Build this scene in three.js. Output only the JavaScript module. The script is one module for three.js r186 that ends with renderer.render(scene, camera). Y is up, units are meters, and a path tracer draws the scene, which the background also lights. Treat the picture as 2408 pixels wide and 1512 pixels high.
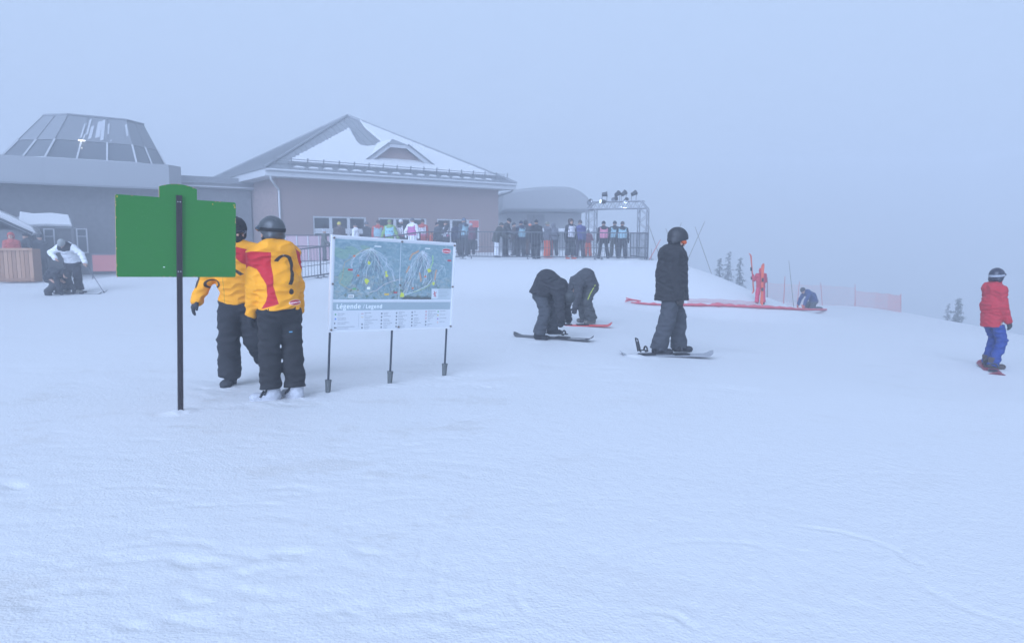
import * as THREE from 'three';
import { mergeGeometries } from 'three/addons/utils/BufferGeometryUtils.js';
import { ImprovedNoise } from 'three/addons/math/ImprovedNoise.js';
import { RoundedBoxGeometry } from 'three/addons/geometries/RoundedBoxGeometry.js';

// ---------------------------------------------------------------- camera, sky, sun, exposure
const scene = new THREE.Scene();
const PITCH = THREE.MathUtils.degToRad(6.72), EYE = 1.65;
const camera = new THREE.PerspectiveCamera(50.5, 1024 / 642, 0.1, 1500);
camera.position.set(0, EYE, 0);
camera.rotation.x = -PITCH;
scene.add(camera);
const renderer = new THREE.WebGLRenderer({ antialias: true });
renderer.toneMapping = THREE.LinearToneMapping;
renderer.toneMappingExposure = 4.6;
renderer.shadowMap.enabled = true;
{
  // an even, bluish overcast sky: the inside of a cloud
  const W = 64, H = 32, d = new Float32Array(W * H * 4);
  for (let i = 0; i < W * H; i++) d.set([0.116, 0.152, 0.217, 1], i * 4);
  const t = new THREE.DataTexture(d, W, H, THREE.RGBAFormat, THREE.FloatType);
  t.mapping = THREE.EquirectangularReflectionMapping;
  t.magFilter = THREE.LinearFilter;
  t.needsUpdate = true;
  scene.background = t;
  scene.environment = t;
}
const sun = new THREE.DirectionalLight(new THREE.Color().setRGB(0.53, 0.66, 0.955), 1.45);
sun.position.set(-15, 18, 32);
sun.castShadow = true;
sun.shadow.radius = 110;
sun.shadow.mapSize.set(2048, 2048);
Object.assign(sun.shadow.camera, { left: -60, right: 60, top: 60, bottom: -60, near: 1, far: 220 });
scene.add(sun);
scene.fog = new THREE.FogExp2(0xf4f8ff, 0.0138);

// ---------------------------------------------------------------- helpers
const PX = 2408, CX = 1204, CY = 756, F = 1603, cP = Math.cos(PITCH), sP = Math.sin(PITCH);
const V = (x, y, z) => new THREE.Vector3(x, y, z);
function ray(px, py) { const u = (px - CX) / F, v = -(py - CY) / F; return V(u, v * cP - sP, -v * sP - cP); }
function at(px, py, d) { const r = ray(px, py); return V(0, EYE, 0).addScaledVector(r, d / -r.z); }
const clamp = (x, a = 0, b = 1) => Math.min(b, Math.max(a, x));
const sstep = (a, b, x) => { const t = clamp((x - a) / (b - a)); return t * t * (3 - 2 * t); };
const lerp = (a, b, t) => a + (b - a) * t;
const rad = (d) => d * Math.PI / 180;
const PN = new ImprovedNoise();
const noise = (x, y, z) => PN.noise(x, y, z);
let seed = 7;
const rnd = () => { seed = (seed * 1664525 + 1013904223) >>> 0; return seed / 4294967296; };
const softplus = (x, w) => w * Math.log(1 + Math.exp(clamp(x / w, -40, 40)));
const lin = (r, g, b) => new THREE.Color().setRGB(r, g, b);
const mat = (r, g, b, rough = 0.85, extra = {}) => new THREE.MeshStandardMaterial({ color: lin(r, g, b), roughness: rough, ...extra });
const names = {};
function numbered(n) { names[n] = (names[n] ?? -1) + 1; return names[n] ? n + '_' + String(names[n]).padStart(3, '0') : n; }
function shade(o) { o.traverse((c) => { if (c.isMesh) { c.castShadow = true; c.receiveShadow = true; } }); return o; }
function thing(name, label, category, group, pos, turn = 0) {
  const o = new THREE.Group(); o.name = numbered(name); scene.add(o);
  if (pos) o.position.copy(pos);
  o.rotation.y = turn; o.userData = { label, category };
  if (group) o.userData.group = group;
  return o;
}
function part(name, geos, m, parent, label) {
  const g = Array.isArray(geos) ? (geos.length > 1 ? merge(geos) : geos[0]) : geos;
  const o = new THREE.Mesh(g, m); o.name = name; parent.add(o); o.castShadow = o.receiveShadow = true;
  if (label) o.userData.label = label;
  return o;
}
function merge(list) {
  const l = list.map((g) => { const h = g.index ? g.toNonIndexed() : g.clone(); for (const k of Object.keys(h.attributes)) if (!['position', 'normal', 'uv'].includes(k)) h.deleteAttribute(k); return h; });
  if (!l.every((g) => g.attributes.uv)) l.forEach((g) => g.deleteAttribute('uv'));
  return mergeGeometries(l);
}
function box(w, h, d, x = 0, y = 0, z = 0) { return new THREE.BoxGeometry(w, h, d).translate(x, y, z); }
function rbox(w, h, d, r, x = 0, y = 0, z = 0, seg = 2) { return new RoundedBoxGeometry(w, h, d, seg, r).translate(x, y, z); }
function rod(a, b, r, r2 = r, seg = 6) {
  const d = b.clone().sub(a), L = d.length(), g = new THREE.CylinderGeometry(r2, r, L, seg, 1);
  g.applyQuaternion(new THREE.Quaternion().setFromUnitVectors(V(0, 1, 0), d.normalize()));
  return g.translate((a.x + b.x) / 2, (a.y + b.y) / 2, (a.z + b.z) / 2);
}
function bar(a, b, w, h) { // square bar from a to b
  const d = b.clone().sub(a), L = d.length(), g = new THREE.BoxGeometry(w, L, h);
  g.applyQuaternion(new THREE.Quaternion().setFromUnitVectors(V(0, 1, 0), d.normalize()));
  return g.translate((a.x + b.x) / 2, (a.y + b.y) / 2, (a.z + b.z) / 2);
}
function quads(list) { // list of [a,b,c,d] -> flat shaded geometry
  const p = [], uv = [];
  for (const [a, b, c, d] of list) { p.push(...a.toArray(), ...b.toArray(), ...c.toArray()); uv.push(0, 0, 1, 0, 1, 1); if (d) { p.push(...a.toArray(), ...c.toArray(), ...d.toArray()); uv.push(0, 0, 1, 1, 0, 1); } }
  const g = new THREE.BufferGeometry(); g.setAttribute('position', new THREE.Float32BufferAttribute(p, 3)); g.setAttribute('uv', new THREE.Float32BufferAttribute(uv, 2)); g.computeVertexNormals(); return g;
}
function extrude(pts, depth, bevel = 0, holes = []) {
  const s = new THREE.Shape(pts.map((p) => new THREE.Vector2(...p)));
  for (const h of holes) s.holes.push(new THREE.Path(h.map((p) => new THREE.Vector2(...p))));
  return new THREE.ExtrudeGeometry(s, { depth, bevelEnabled: bevel > 0, bevelSize: bevel, bevelThickness: bevel, bevelSegments: 2, curveSegments: 8 });
}
function canvasTex(w, h, draw) {
  const c = document.createElement('canvas'); c.width = w; c.height = h; draw(c.getContext('2d'), w, h);
  const t = new THREE.CanvasTexture(c); t.colorSpace = THREE.SRGBColorSpace; t.magFilter = THREE.LinearFilter; t.anisotropy = 8; return t;
}
function noiseTex(n, f, srgb = false, rep = 1) { // tiling grey noise, f(u,v) -> 0..1
  const d = new Uint8Array(n * n * 4);
  for (let j = 0; j < n; j++) for (let i = 0; i < n; i++) { const v = clamp(f(i / n, j / n)) * 255; d.set([v, v, v, 255], (j * n + i) * 4); }
  const t = new THREE.DataTexture(d, n, n); t.wrapS = t.wrapT = THREE.RepeatWrapping; t.magFilter = THREE.LinearFilter; t.minFilter = THREE.LinearFilter; t.repeat.set(rep, rep); if (srgb) t.colorSpace = THREE.SRGBColorSpace; t.needsUpdate = true; return t;
}
const tileNoise = (u, v, f, z = 0) => { // tiling perlin by blending
  const a = noise(u * f, v * f, z), b = noise((u - 1) * f, v * f, z), c = noise(u * f, (v - 1) * f, z), d = noise((u - 1) * f, (v - 1) * f, z);
  return lerp(lerp(a, b, u), lerp(c, d, u), v);
};

// ---------------------------------------------------------------- terrain
function baseHeight(x, z) {
  const d = -z;
  // terrace in front of the lodge
  const H = lerp(0.5, 0.93, sstep(-15, -3, x)), d1 = lerp(30, 26.2, sstep(-9, 0, x));
  const flank = 1 - sstep(5.2, 12.2, x - (d - 27) * 0.04 + 0.25 * noise(d * 0.4, 3, 0));
  // ground falling away to the right and ahead
  const w = sstep(-1, 6.5, x), slope = -w * (0.033 * Math.max(0, Math.min(d, 60) - 8) + 0.046 * clamp(x, 0, 40));
  let h = lerp(slope, H, sstep(19.2, d1, d) * flank * sstep(-19.5, -13, x));
  // brow of the hill on the right
  const c = x - (19.3 + (clamp(d, 0, 60) - 25.4) * 0.27);
  h -= 0.42 * softplus(c, 1.5);
  h -= 0.36 * softplus(d - 43, 1.8) * sstep(6, 13, x);
  h -= 0.3 * softplus(d - 74, 4) + 0.25 * softplus(-x - 48, 4);
  return h;
}
const tracks = [];
function track(p, q, bow, width, depth) { tracks.push({ p, q, bow, width, depth, n: 14 }); }
function ground(px, py) { // where the sight line through a pixel meets the snow
  const r = ray(px, py); let t = 0.5;
  for (let i = 0; i < 6000; i++) { const y = EYE + r.y * t, h = baseHeight(r.x * t, r.z * t); if (y <= h) break; t += Math.max(0.004, (y - h) * 0.25); }
  const p = V(r.x * t, 0, r.z * t); p.y = baseHeight(p.x, p.z); return p;
}
const gxz = (px, py) => { const p = ground(px, py); return [p.x, p.z]; };
// board and ski tracks seen in the snow (pixel ends in the photograph, meeting the ground)
const TR = [
  [[930, 1512], [1240, 1010], 0.2, 0.05, 0.012], [[1020, 1512], [1290, 1060], 0.25, 0.05, 0.012], [[560, 1512], [900, 1180], 0.2, 0.06, 0.012], [[1560, 1512], [1700, 1100], -0.2, 0.05, 0.013], [[1610, 1512], [1735, 1110], -0.2, 0.05, 0.013], [[2300, 1512], [2120, 1060], 0.2, 0.05, 0.012], [[1300, 1400], [1900, 1300], 0.3, 0.06, 0.01], [[40, 1260], [760, 1200], 0.2, 0.06, 0.012], [[1760, 1180], [2380, 1130], 0.3, 0.06, 0.01], [[120, 1060], [520, 1010], 0.1, 0.08, 0.012],
  [[1605, 1010], [1380, 1512], 0.12, 0.05, 0.016], [[1800, 1040], [1905, 1512], -0.15, 0.05, 0.014], [[2030, 1030], [2060, 1400], 0.25, 0.05, 0.014],
  [[1720, 1240], [1690, 1500], 0.1, 0.05, 0.012], [[2230, 1250], [2190, 1350], -0.2, 0.06, 0.016], [[1860, 1240], [2200, 1360], 0.2, 0.06, 0.02],
  [[1490, 1450], [1640, 1500], 0.1, 0.06, 0.02], [[2040, 1050], [2050, 1512], 0.05, 0.06, 0.01], [[1960, 1380], [1990, 1512], 0.02, 0.08, 0.012],
  [[200, 1310], [520, 1295], 0.1, 0.09, 0.02], [[60, 1360], [560, 1330], 0.1, 0.08, 0.02], [[500, 1390], [700, 1340], 0.06, 0.1, 0.024],
  [[250, 1090], [720, 1050], 0.1, 0.07, 0.012], [[830, 1075], [1060, 1040], 0.05, 0.09, 0.018], [[960, 1030], [1250, 960], 0.1, 0.07, 0.014],
  [[40, 1200], [420, 1160], 0.2, 0.1, 0.015], [[0, 1420], [300, 1400], 0.05, 0.1, 0.02], [[700, 1250], [1060, 1180], 0.2, 0.07, 0.012],
  [[1090, 900], [1420, 870], 0.2, 0.12, 0.014], [[0, 800], [420, 770], 0.3, 0.14, 0.014], [[0, 870], [400, 850], 0.1, 0.14, 0.014], [[720, 860], [1060, 830], 0.2, 0.12, 0.012],
  [[1700, 960], [2300, 905], 0.4, 0.1, 0.012], [[1650, 870], [2280, 850], 0.3, 0.12, 0.012], [[2120, 1330], [2400, 1470], -0.1, 0.07, 0.016], [[100, 980], [420, 940], 0.2, 0.12, 0.016],
  [[1120, 1300], [1500, 1180], 0.3, 0.08, 0.012], [[1240, 1460], [1330, 1300], 0.15, 0.06, 0.012],
];
for (const [a, b, bow, w, dp] of TR) track(gxz(...a), gxz(...b), bow, w * 0.45, dp * (w > 0.07 ? 0.28 : 0.42));
// trodden dents and lumps
const dents = [];
function dent(px, py, r, depth, stretch = 1, turn = 0) { const [x, z] = gxz(px, py); dents.push({ x, z, r, depth: depth * 0.45, stretch, c: Math.cos(turn), s: Math.sin(turn) }); }
for (let i = 0; i < 70; i++) { const px = 440 + rnd() * 340, py = 880 + rnd() * 90; dent(px, py, 0.03 + rnd() * 0.06, 0.006 + rnd() * 0.014, 1.8, rnd() * 3); }
for (const [px, py, r, d] of [[430, 1470, 0.1, 0.05], [445, 1420, 0.08, 0.035], [550, 1310, 0.1, 0.045], [430, 1335, 0.08, 0.04], [470, 1325, 0.1, 0.04], [680, 1315, 0.12, 0.03], [870, 1310, 0.07, 0.03], [560, 1390, 0.06, 0.03], [500, 1395, 0.07, 0.035], [20, 1155, 0.12, 0.05], [30, 1150, 0.06, 0.04], [300, 1480, 0.06, 0.03], [100, 1440, 0.1, 0.025], [520, 1335, 0.05, 0.03], [700, 1130, 0.06, 0.02], [365, 1040, 0.07, 0.02], [1215, 1150, 0.04, 0.012]]) dent(px, py, r * 0.6, d * 0.55, 2.4, 0.2 + rnd() * 0.4);
for (let i = 0; i < 200; i++) dent(rnd() * 1150, 1000 + rnd() * 500, 0.02 + rnd() * 0.045, 0.003 + rnd() * 0.008, 3.4, (rnd() - 0.5) * 0.7);
for (let i = 0; i < 90; i++) dent(1150 + rnd() * 1250, 900 + rnd() * 600, 0.015 + rnd() * 0.03, 0.002 + rnd() * 0.005, 3.2, (rnd() - 0.5) * 3);
for (let i = 0; i < 80; i++) dent(rnd() * 2300, 720 + rnd() * 200, 0.08 + rnd() * 0.14, 0.008 + rnd() * 0.016, 2.2, (rnd() - 0.5) * 1.2);
for (const [px, py, r, h] of [[422, 973, 0.09, 0.1], [770, 922, 0.08, 0.05], [921, 905, 0.08, 0.05], [1053, 884, 0.08, 0.05], [632, 952, 0.1, 0.05], [668, 946, 0.09, 0.05], [703, 938, 0.08, 0.05], [545, 908, 0.1, 0.06], [1497, 838, 0.1, 0.1], [1540, 842, 0.1, 0.03], [1262, 803, 0.1, 0.05]]) dent(px, py, r, -h, 1.3, rnd() * 3);
function detail(x, z) {
  const d = Math.hypot(x, z);
  if (d > 60) return 0.05 * noise(x * 0.15, z * 0.15, 9);
  const lf = x < 1.5 ? 1 : 0.55;
  let h = 0.05 * noise(x * 0.16, z * 0.16, 1) + 0.006 * noise(x * 0.6, z * 0.7, 2) + lf * 0.0022 * noise(x * 1.7 + 5, z * 2.3, 3) + lf * 0.0016 * noise(x * 4.6, z * 6, 4) + lf * 0.0022 * Math.max(0, noise(x * 2.2, z * 5, 6)) * noise(x * 9, z * 16, 7) + 0.0012 * noise(x * 15, z * 17, 5);
  if (d < 26) {
    for (const t of tracks) {
      const ax = t.p[0], az = t.p[1], bx = t.q[0] - ax, bz = t.q[1] - az, L2 = bx * bx + bz * bz, s = ((x - ax) * bx + (z - az) * bz) / L2;
      if (s < -0.02 || s > 1.02) continue;
      const L = Math.sqrt(L2), off = ((x - ax) * bz - (z - az) * bx) / L - t.bow * 4 * s * (1 - s) - 0.02 * noise(s * 9, t.bow * 50, 0);
      const e = Math.abs(off) / t.width; if (e > 3) continue;
      const fade = sstep(-0.02, 0.12, s) * (1 - sstep(0.85, 1.02, s)) * (0.65 + 0.6 * noise(s * 14, t.width * 91, 5));
      h += fade * t.depth * (-Math.exp(-e * e * 1.6) + 0.45 * Math.exp(-(e - 1.6) * (e - 1.6) * 3));
    }
    for (const k of dents) {
      const dx = x - k.x, dz = z - k.z; if (dx * dx + dz * dz > k.r * k.r * 40) continue;
      const a = (dx * k.c + dz * k.s) / k.stretch, b = -dx * k.s + dz * k.c, e = (a * a + b * b) / (k.r * k.r);
      h += k.depth * (-Math.exp(-e) + 0.12 * Math.exp(-2.5 * (Math.sqrt(e) - 1.7) ** 2)) * (0.7 + 0.9 * noise(x * 14, z * 17, 2));
    }
  }
  return h;
}
const surface = (x, z) => baseHeight(x, z) + detail(x, z);
const snowGrain = noiseTex(1024, (u, v) => 0.5 + 0.22 * tileNoise(u, v, 24, 1) + 0.2 * tileNoise(u, v, 60, 2) + 0.22 * tileNoise(u, v, 150, 3) + 0.12 * tileNoise(u, v, 300, 4));
const M = {};
M.snow = new THREE.MeshStandardMaterial({ color: lin(1, 1, 1), vertexColors: true, roughness: 0.62, bumpMap: snowGrain, bumpScale: 0.009 });
M.snowPlain = new THREE.MeshStandardMaterial({ color: lin(0.62, 0.62, 0.62), roughness: 0.7, bumpMap: snowGrain, bumpScale: 0.01 });
{
  const NX = 620, NZ = 640, pos = new Float32Array(NX * NZ * 3), col = new Float32Array(NX * NZ * 3), uv = new Float32Array(NX * NZ * 2), idx = [];
  const warp = (s, k, R) => R * Math.sinh(k * s) / Math.sinh(k);
  for (let j = 0; j < NZ; j++) for (let i = 0; i < NX; i++) {
    const s = i / (NX - 1) * 2 - 1, t = j / (NZ - 1), x = (s < 0 ? warp(s, 4.0, 44) : warp(s, 4.0, 47)), z = t < 0.08 ? lerp(12, -1.5, t / 0.08) : -1.5 - warp((t - 0.08) / 0.92, 4.1, 70), n = j * NX + i;
    pos.set([x, surface(x, z), z], n * 3); uv.set([x / 2.4, z / 2.4], n * 2);
    // old wet snow with faint dirty scuffs where boots have trodden it
    let dirt = 0;
    if (Math.hypot(x, z) < 26) {
      const f = noise(x * 1.1, z * 1.8, 21) + 0.6 * noise(x * 3.7, z * 6, 22);
      const near = Math.max(Math.exp(-((x + 2.8) ** 2 / 3 + (z + 7.4) ** 2 / 1.2)), x < 0 && z > -9 ? 0.55 : 0.22);
      dirt = near * sstep(0.28, 0.75, f + 0.5 * noise(x * 17, z * 19, 8)) * 0.42;
    }
    col.set([lerp(0.62, 0.44, dirt), lerp(0.62, 0.405, dirt), lerp(0.62, 0.36, dirt)], n * 3);
  }
  for (let j = 0; j < NZ - 1; j++) for (let i = 0; i < NX - 1; i++) { const a = j * NX + i, b = a + 1, c = a + NX, d = c + 1; idx.push(a, b, c, b, d, c); }
  const g = new THREE.BufferGeometry();
  g.setAttribute('position', new THREE.BufferAttribute(pos, 3)); g.setAttribute('uv', new THREE.BufferAttribute(uv, 2)); g.setAttribute('color', new THREE.BufferAttribute(col, 3)); g.setIndex(idx); g.computeVertexNormals();
  const o = new THREE.Mesh(g, M.snow); o.name = 'snow_ground'; o.userData.kind = 'structure'; o.receiveShadow = o.castShadow = true; scene.add(o);
}
// ---------------------------------------------------------------- buildings
const streakTex = noiseTex(512, (u, v) => 0.9 + 0.12 * tileNoise(u, v, 40, 1) + 0.1 * tileNoise(u, v * 0.25, 90, 2), true);
M.metal = new THREE.MeshStandardMaterial({ color: lin(0.26, 0.275, 0.29), roughness: 0.5, metalness: 0.2, map: streakTex });
M.siding = new THREE.MeshStandardMaterial({ color: lin(0.34, 0.245, 0.22), roughness: 0.85, map: streakTex });
M.trim = mat(0.48, 0.49, 0.5, 0.6);
M.white = mat(0.56, 0.57, 0.58, 0.55);
M.glassDark = new THREE.MeshPhysicalMaterial({ color: lin(0.5, 0.53, 0.55), roughness: 0.06, transmission: 1, thickness: 0, ior: 1.5 });
M.dark = mat(0.05, 0.055, 0.06, 0.8);
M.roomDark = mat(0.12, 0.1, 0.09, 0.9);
M.greyPanel = new THREE.MeshStandardMaterial({ color: lin(0.4, 0.415, 0.43), roughness: 0.6, map: streakTex });
M.greyDark = new THREE.MeshStandardMaterial({ color: lin(0.2, 0.2, 0.205), roughness: 0.8, map: streakTex });
const U = V(0.801, 0, -0.599), N = V(0.599, 0, 0.801), TURN = Math.atan2(0.599, 0.801);
function frameOf(origin) { // local <-> pixel helpers for a building whose front faces N
  const o = V(origin.x, 0, origin.z);
  return {
    o,
    onFront(px, py, z) { const r = ray(px, py), e = V(0, EYE, 0), t = (o.clone().sub(e).dot(N) + z) / r.dot(N), p = e.addScaledVector(r, t); return [p.clone().sub(o).dot(U), p.y]; },
    onPlane(px, py, q, n) { const r = ray(px, py), rl = V(r.dot(U), r.y, r.dot(N)), e = V(0, EYE, 0).sub(o), el = V(e.dot(U), e.y, e.dot(N)), t = q.clone().sub(el).dot(n) / rl.dot(n); return el.addScaledVector(rl, t); },
  };
}
const rectPts = (x0, y0, x1, y1) => [[x0, y0], [x1, y0], [x1, y1], [x0, y1]];
function framedWindow(parent, name, x0, x1, y0, y1, z, muls, rails, w = 0.09) {
  const win = new THREE.Group(); win.name = name; parent.add(win);
  const bars = [box(w, y1 - y0, 0.12, x0 + w / 2, (y0 + y1) / 2, z), box(w, y1 - y0, 0.12, x1 - w / 2, (y0 + y1) / 2, z), box(x1 - x0 - 2 * w, w, 0.12, (x0 + x1) / 2, y1 - w / 2, z), box(x1 - x0 - 2 * w, w, 0.12, (x0 + x1) / 2, y0 + w / 2, z)];
  part('frame', bars, M.white, win);
  const xs = [x0 + w, ...muls, x1 - w];
  muls.forEach((m) => part('mullion', box(0.15, y1 - y0 - 2 * w, 0.11, m, (y0 + y1) / 2, z), M.white, win));
  for (let i = 0; i + 1 < xs.length; i++) {
    const a = xs[i] + (i ? 0.075 : 0), b = xs[i + 1] - (i + 2 < xs.length ? 0.075 : 0);
    part('pane', box(b - a, y1 - y0 - 2 * w, 0.012, (a + b) / 2, (y0 + y1) / 2, z - 0.02), M.glassDark, win);
    for (const [r0, r1] of rails) part('rail', box(b - a - 0.004, r1 - r0, 0.07, (a + b) / 2, (r0 + r1) / 2, z), M.white, win);
  }
  return win;
}
// the lodge with its hipped roof
{
  const A = at(655, 567, 36), fr = frameOf(A), L = 14.2, O = 0.8, EB = 4.93, ET = 5.3, AP = 9.8, HB = L / 2 + O;
  const lodge = thing('summit_lodge', 'square summit lodge with brown siding and snow covered hipped metal roof', 'building', null, fr.o, TURN);
  const x1 = L, holes = [rectPts(1.88, 1.02, 4.98, 3.0), rectPts(5.73, 1.02, 8.88, 3.0), rectPts(9.62, 1.02, 12.72, 3.0)];
  part('wall', extrude([[0, -1.2], [x1, -1.2], [x1, EB], [0, EB]], 0.25, 0, holes).translate(0, 0, -0.25), M.siding, lodge);
  part('wall', box(0.25, EB + 1.2, L - 0.25, 0.125, (EB - 1.2) / 2, -L / 2 - 0.125), M.siding, lodge);
  part('wall', box(0.25, EB + 1.2, L - 0.25, L - 0.125, (EB - 1.2) / 2, -L / 2 - 0.125), M.siding, lodge);
  part('wall', box(L - 0.5, EB + 1.2, 0.25, L / 2, (EB - 1.2) / 2, -L + 0.125), M.siding, lodge);
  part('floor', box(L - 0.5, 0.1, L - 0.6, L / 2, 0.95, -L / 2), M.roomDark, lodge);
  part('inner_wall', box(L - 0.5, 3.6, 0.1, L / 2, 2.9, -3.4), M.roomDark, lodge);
  framedWindow(lodge, 'window', 1.88, 4.98, 1.02, 3.0, -0.1, [2.9, 3.94], [[2.06, 2.34]]);
  framedWindow(lodge, 'window', 5.73, 8.88, 1.02, 3.0, -0.1, [6.8, 7.85], [[1.95, 2.05]]);
  framedWindow(lodge, 'window', 9.62, 11.9, 1.02, 3.0, -0.1, [10.65], [[2.02, 2.1]]);
  const door = framedWindow(lodge, 'door', 11.9, 12.72, 1.02, 3.0, -0.1, [], [[1.7, 1.78]]);
  part('handle', rod(V(12.05, 1.95, -0.02), V(12.05, 2.3, -0.02), 0.02), M.dark, door);
  part('red_notice', box(0.7, 0.42, 0.015, 12.3, 2.72, 0.0), mat(0.62, 0.1, 0.09, 0.8), door);
  // eaves
  const e0 = -O, e1 = L + O;
  part('soffit', box(L + 2 * O - 0.1, 0.03, L + 2 * O - 0.1, L / 2, EB + 0.015, -L / 2), M.trim, lodge);
  part('fascia', [box(L + 2 * O, ET - EB, 0.06, L / 2, (EB + ET) / 2, O - 0.03)], M.trim, lodge);
  part('fascia', box(0.06, ET - EB, L + 2 * O - 0.06, e0 + 0.03, (EB + ET) / 2, -L / 2 - 0.03), M.trim, lodge);
  part('fascia', box(0.06, ET - EB, L + 2 * O - 0.06, e1 - 0.03, (EB + ET) / 2, -L / 2 - 0.03), M.trim, lodge);
  part('gutter', [rod(V(e0, ET - 0.06, O + 0.06), V(e1, ET - 0.06, O + 0.06), 0.065)], M.trim, lodge);
  // roof
  const roof = new THREE.Group(); roof.name = 'roof'; lodge.add(roof);
  const ap = V(L / 2, AP, -L / 2), c = [V(e0 - 0.05, ET, O + 0.05), V(e1 + 0.05, ET, O + 0.05), V(e1 + 0.05, ET, -L - O - 0.05), V(e0 - 0.05, ET, -L - O - 0.05)];
  const slopeM = M.metal;
  for (let i = 0; i < 4; i++) part('metal_slope', quads([[c[i], c[(i + 1) % 4], ap]]), slopeM, roof);
  const TT = Math.hypot(HB, AP - ET), sl = HB / TT, rise = (AP - ET) / TT;
  const fN = V(0, sl, rise), fUp = V(0, rise, -sl), fQ = V(0, ET, O);
  const onF = (s, t, h = 0) => V(s, ET, O).addScaledVector(fUp, t).addScaledVector(fN, h);
  const onL = (s, t, h = 0) => V(e0, ET, O - s).addScaledVector(V(sl, rise, 0), t).addScaledVector(V(-rise, sl, 0), h); // s runs back from the front corner
  for (let s = 0.4; s < L + 2 * O - 0.3; s += 0.46) {
    const top = (Math.min(s, L + 2 * O - s)) / sl - 0.08;
    if (top < 0.3) continue;
    part('roof_seam', bar(onL(s, 0.02, 0.025), onL(s, top, 0.025), 0.03, 0.05), slopeM, roof);
    part('roof_seam', bar(onF(e0 + s, 0.02, 0.025), onF(e0 + s, top, 0.025), 0.03, 0.05), slopeM, roof);
  }
  for (let i = 0; i < 4; i++) part('hip_cap', rod(c[i].clone().add(V(0, 0.03, 0)), ap.clone().add(V(0, 0.03, 0)), 0.09, 0.09, 8), M.metal, roof);
  // snow lying on the front slope: outline read off the photograph, on the roof plane
  const st = (px, py) => { const p = fr.onPlane(px, py, fQ, fN); return [p.x, p.clone().sub(fQ).dot(fUp)]; };
  const jag = (a, b, n, amp) => { const out = []; for (let i = 0; i < n; i++) { const t = i / n; const nx = -(b[1] - a[1]), ny = b[0] - a[0], l = Math.hypot(nx, ny), k = amp * (i % 2 ? 1 : -0.4) * (0.4 + rnd()); out.push([lerp(a[0], b[0], t) + nx / l * k, lerp(a[1], b[1], t) + ny / l * k]); } return out; };
  const outline = [...jag([e0 + 1.45, 0.8], [e1 - 1.15, 0.8], 40, 0.03)];
  const hipR = (t, off) => [e1 - t * sl - off / sl, t];
  outline.push(...jag(hipR(0.8, 0.4), hipR(8.2, 0.35), 26, 0.04));
  const patch = [[846, 286], [858, 303], [876, 318], [898, 337], [884, 346], [862, 349], [846, 346], [836, 336], [828, 322], [820, 306]].map((p) => st(...p));
  outline.push(...patch);
  const leftEnd = st(820, 306);
  outline.push(...jag([leftEnd[0] - 0.12, leftEnd[1] - 0.1], [e0 + 1.45, 0.85], 34, 0.09));
  const basis = new THREE.Matrix4().makeBasis(V(1, 0, 0), fUp, fN).setPosition(0, ET, O);
  part('snow_cover', extrude(outline, 0.06, 0.035).applyMatrix4(basis).translate(0, 0.05, 0.03), M.snowPlain, roof);
  for (let i = 0; i < 17; i++) { const s = e0 + 1.5 + i * 0.8; if (s > e1 - 1.8) break; part('snow_patch', extrude([[s, 0.2], [s + 0.5 + rnd() * 0.15, 0.2], [s + 0.5, 0.3 + rnd() * 0.1], [s + 0.2, 0.36]], 0.03, 0.015).applyMatrix4(basis).translate(0, 0.03, 0.02), M.snowPlain, roof); }
  // snow guard along the eave
  for (let s = e0 + 0.6; s < e1 - 0.3; s += 0.87) part('guard_post', bar(onF(s, 0.5, 0.0), onF(s, 0.62, 0.42), 0.05, 0.06), M.metal, roof);
  for (const [t, h] of [[0.52, 0.1], [0.56, 0.21], [0.6, 0.32]]) part('guard_rail', rod(onF(e0 + 0.5, t, h), onF(e1 - 0.6, t, h), 0.022), M.metal, roof);
  // dormer with clipped gable
  const dz = -1.0, D = [[5.55, 6.12], [6.95, 7.16], [7.95, 7.16], [9.7, 6.12]];
  const dorm = new THREE.Group(); dorm.name = 'dormer'; lodge.add(dorm);
  part('gable_wall', extrude(D, 2.0).translate(0, 0, dz - 2.0), M.siding, dorm);
  const yz = (y) => O - (y - ET) / (rise / sl); // depth of main roof at that height
  const pl = [V(5.05, 5.98, dz + 0.35), V(6.8, 7.3, dz + 0.35), V(8.1, 7.3, dz + 0.35), V(10.2, 5.98, dz + 0.35)], rg = V(7.45, 7.72, dz - 0.5), rgb = V(7.45, 7.72, yz(7.72) - 0.3);
  part('dormer_roof', quads([[pl[0], pl[1], V(6.8, 7.3, yz(7.3) - 0.3), V(5.05, 5.98, yz(5.98) - 0.3)], [pl[1], rg, rgb, V(6.8, 7.3, yz(7.3) - 0.3)]]), M.snowPlain, dorm);
  part('dormer_roof', quads([[pl[2], pl[3], V(10.2, 5.98, yz(5.98) - 0.3), V(8.1, 7.3, yz(7.3) - 0.3)], [rg, pl[2], V(8.1, 7.3, yz(7.3) - 0.3), rgb]]), M.snowPlain, dorm);
  part('clipped_gable', quads([[pl[1], pl[2], rg]]), M.metal, dorm);
  part('trim_board', bar(V(5.1, 5.92, dz + 0.3), V(6.86, 7.2, dz + 0.3), 0.24, 0.05), M.trim, dorm);
  part('trim_board', bar(V(6.86, 7.2, dz + 0.3), V(8.04, 7.2, dz + 0.3), 0.2, 0.05), M.trim, dorm);
  part('trim_board', bar(V(8.04, 7.2, dz + 0.3), V(10.12, 5.92, dz + 0.3), 0.24, 0.05), M.trim, dorm);
  part('verge', bar(V(5.02, 6.03, dz + 0.36), V(6.82, 7.34, dz + 0.36), 0.07, 0.07), M.metal, dorm);
  part('verge', bar(V(8.08, 7.34, dz + 0.36), V(10.22, 6.03, dz + 0.36), 0.07, 0.07), M.metal, dorm);
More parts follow.
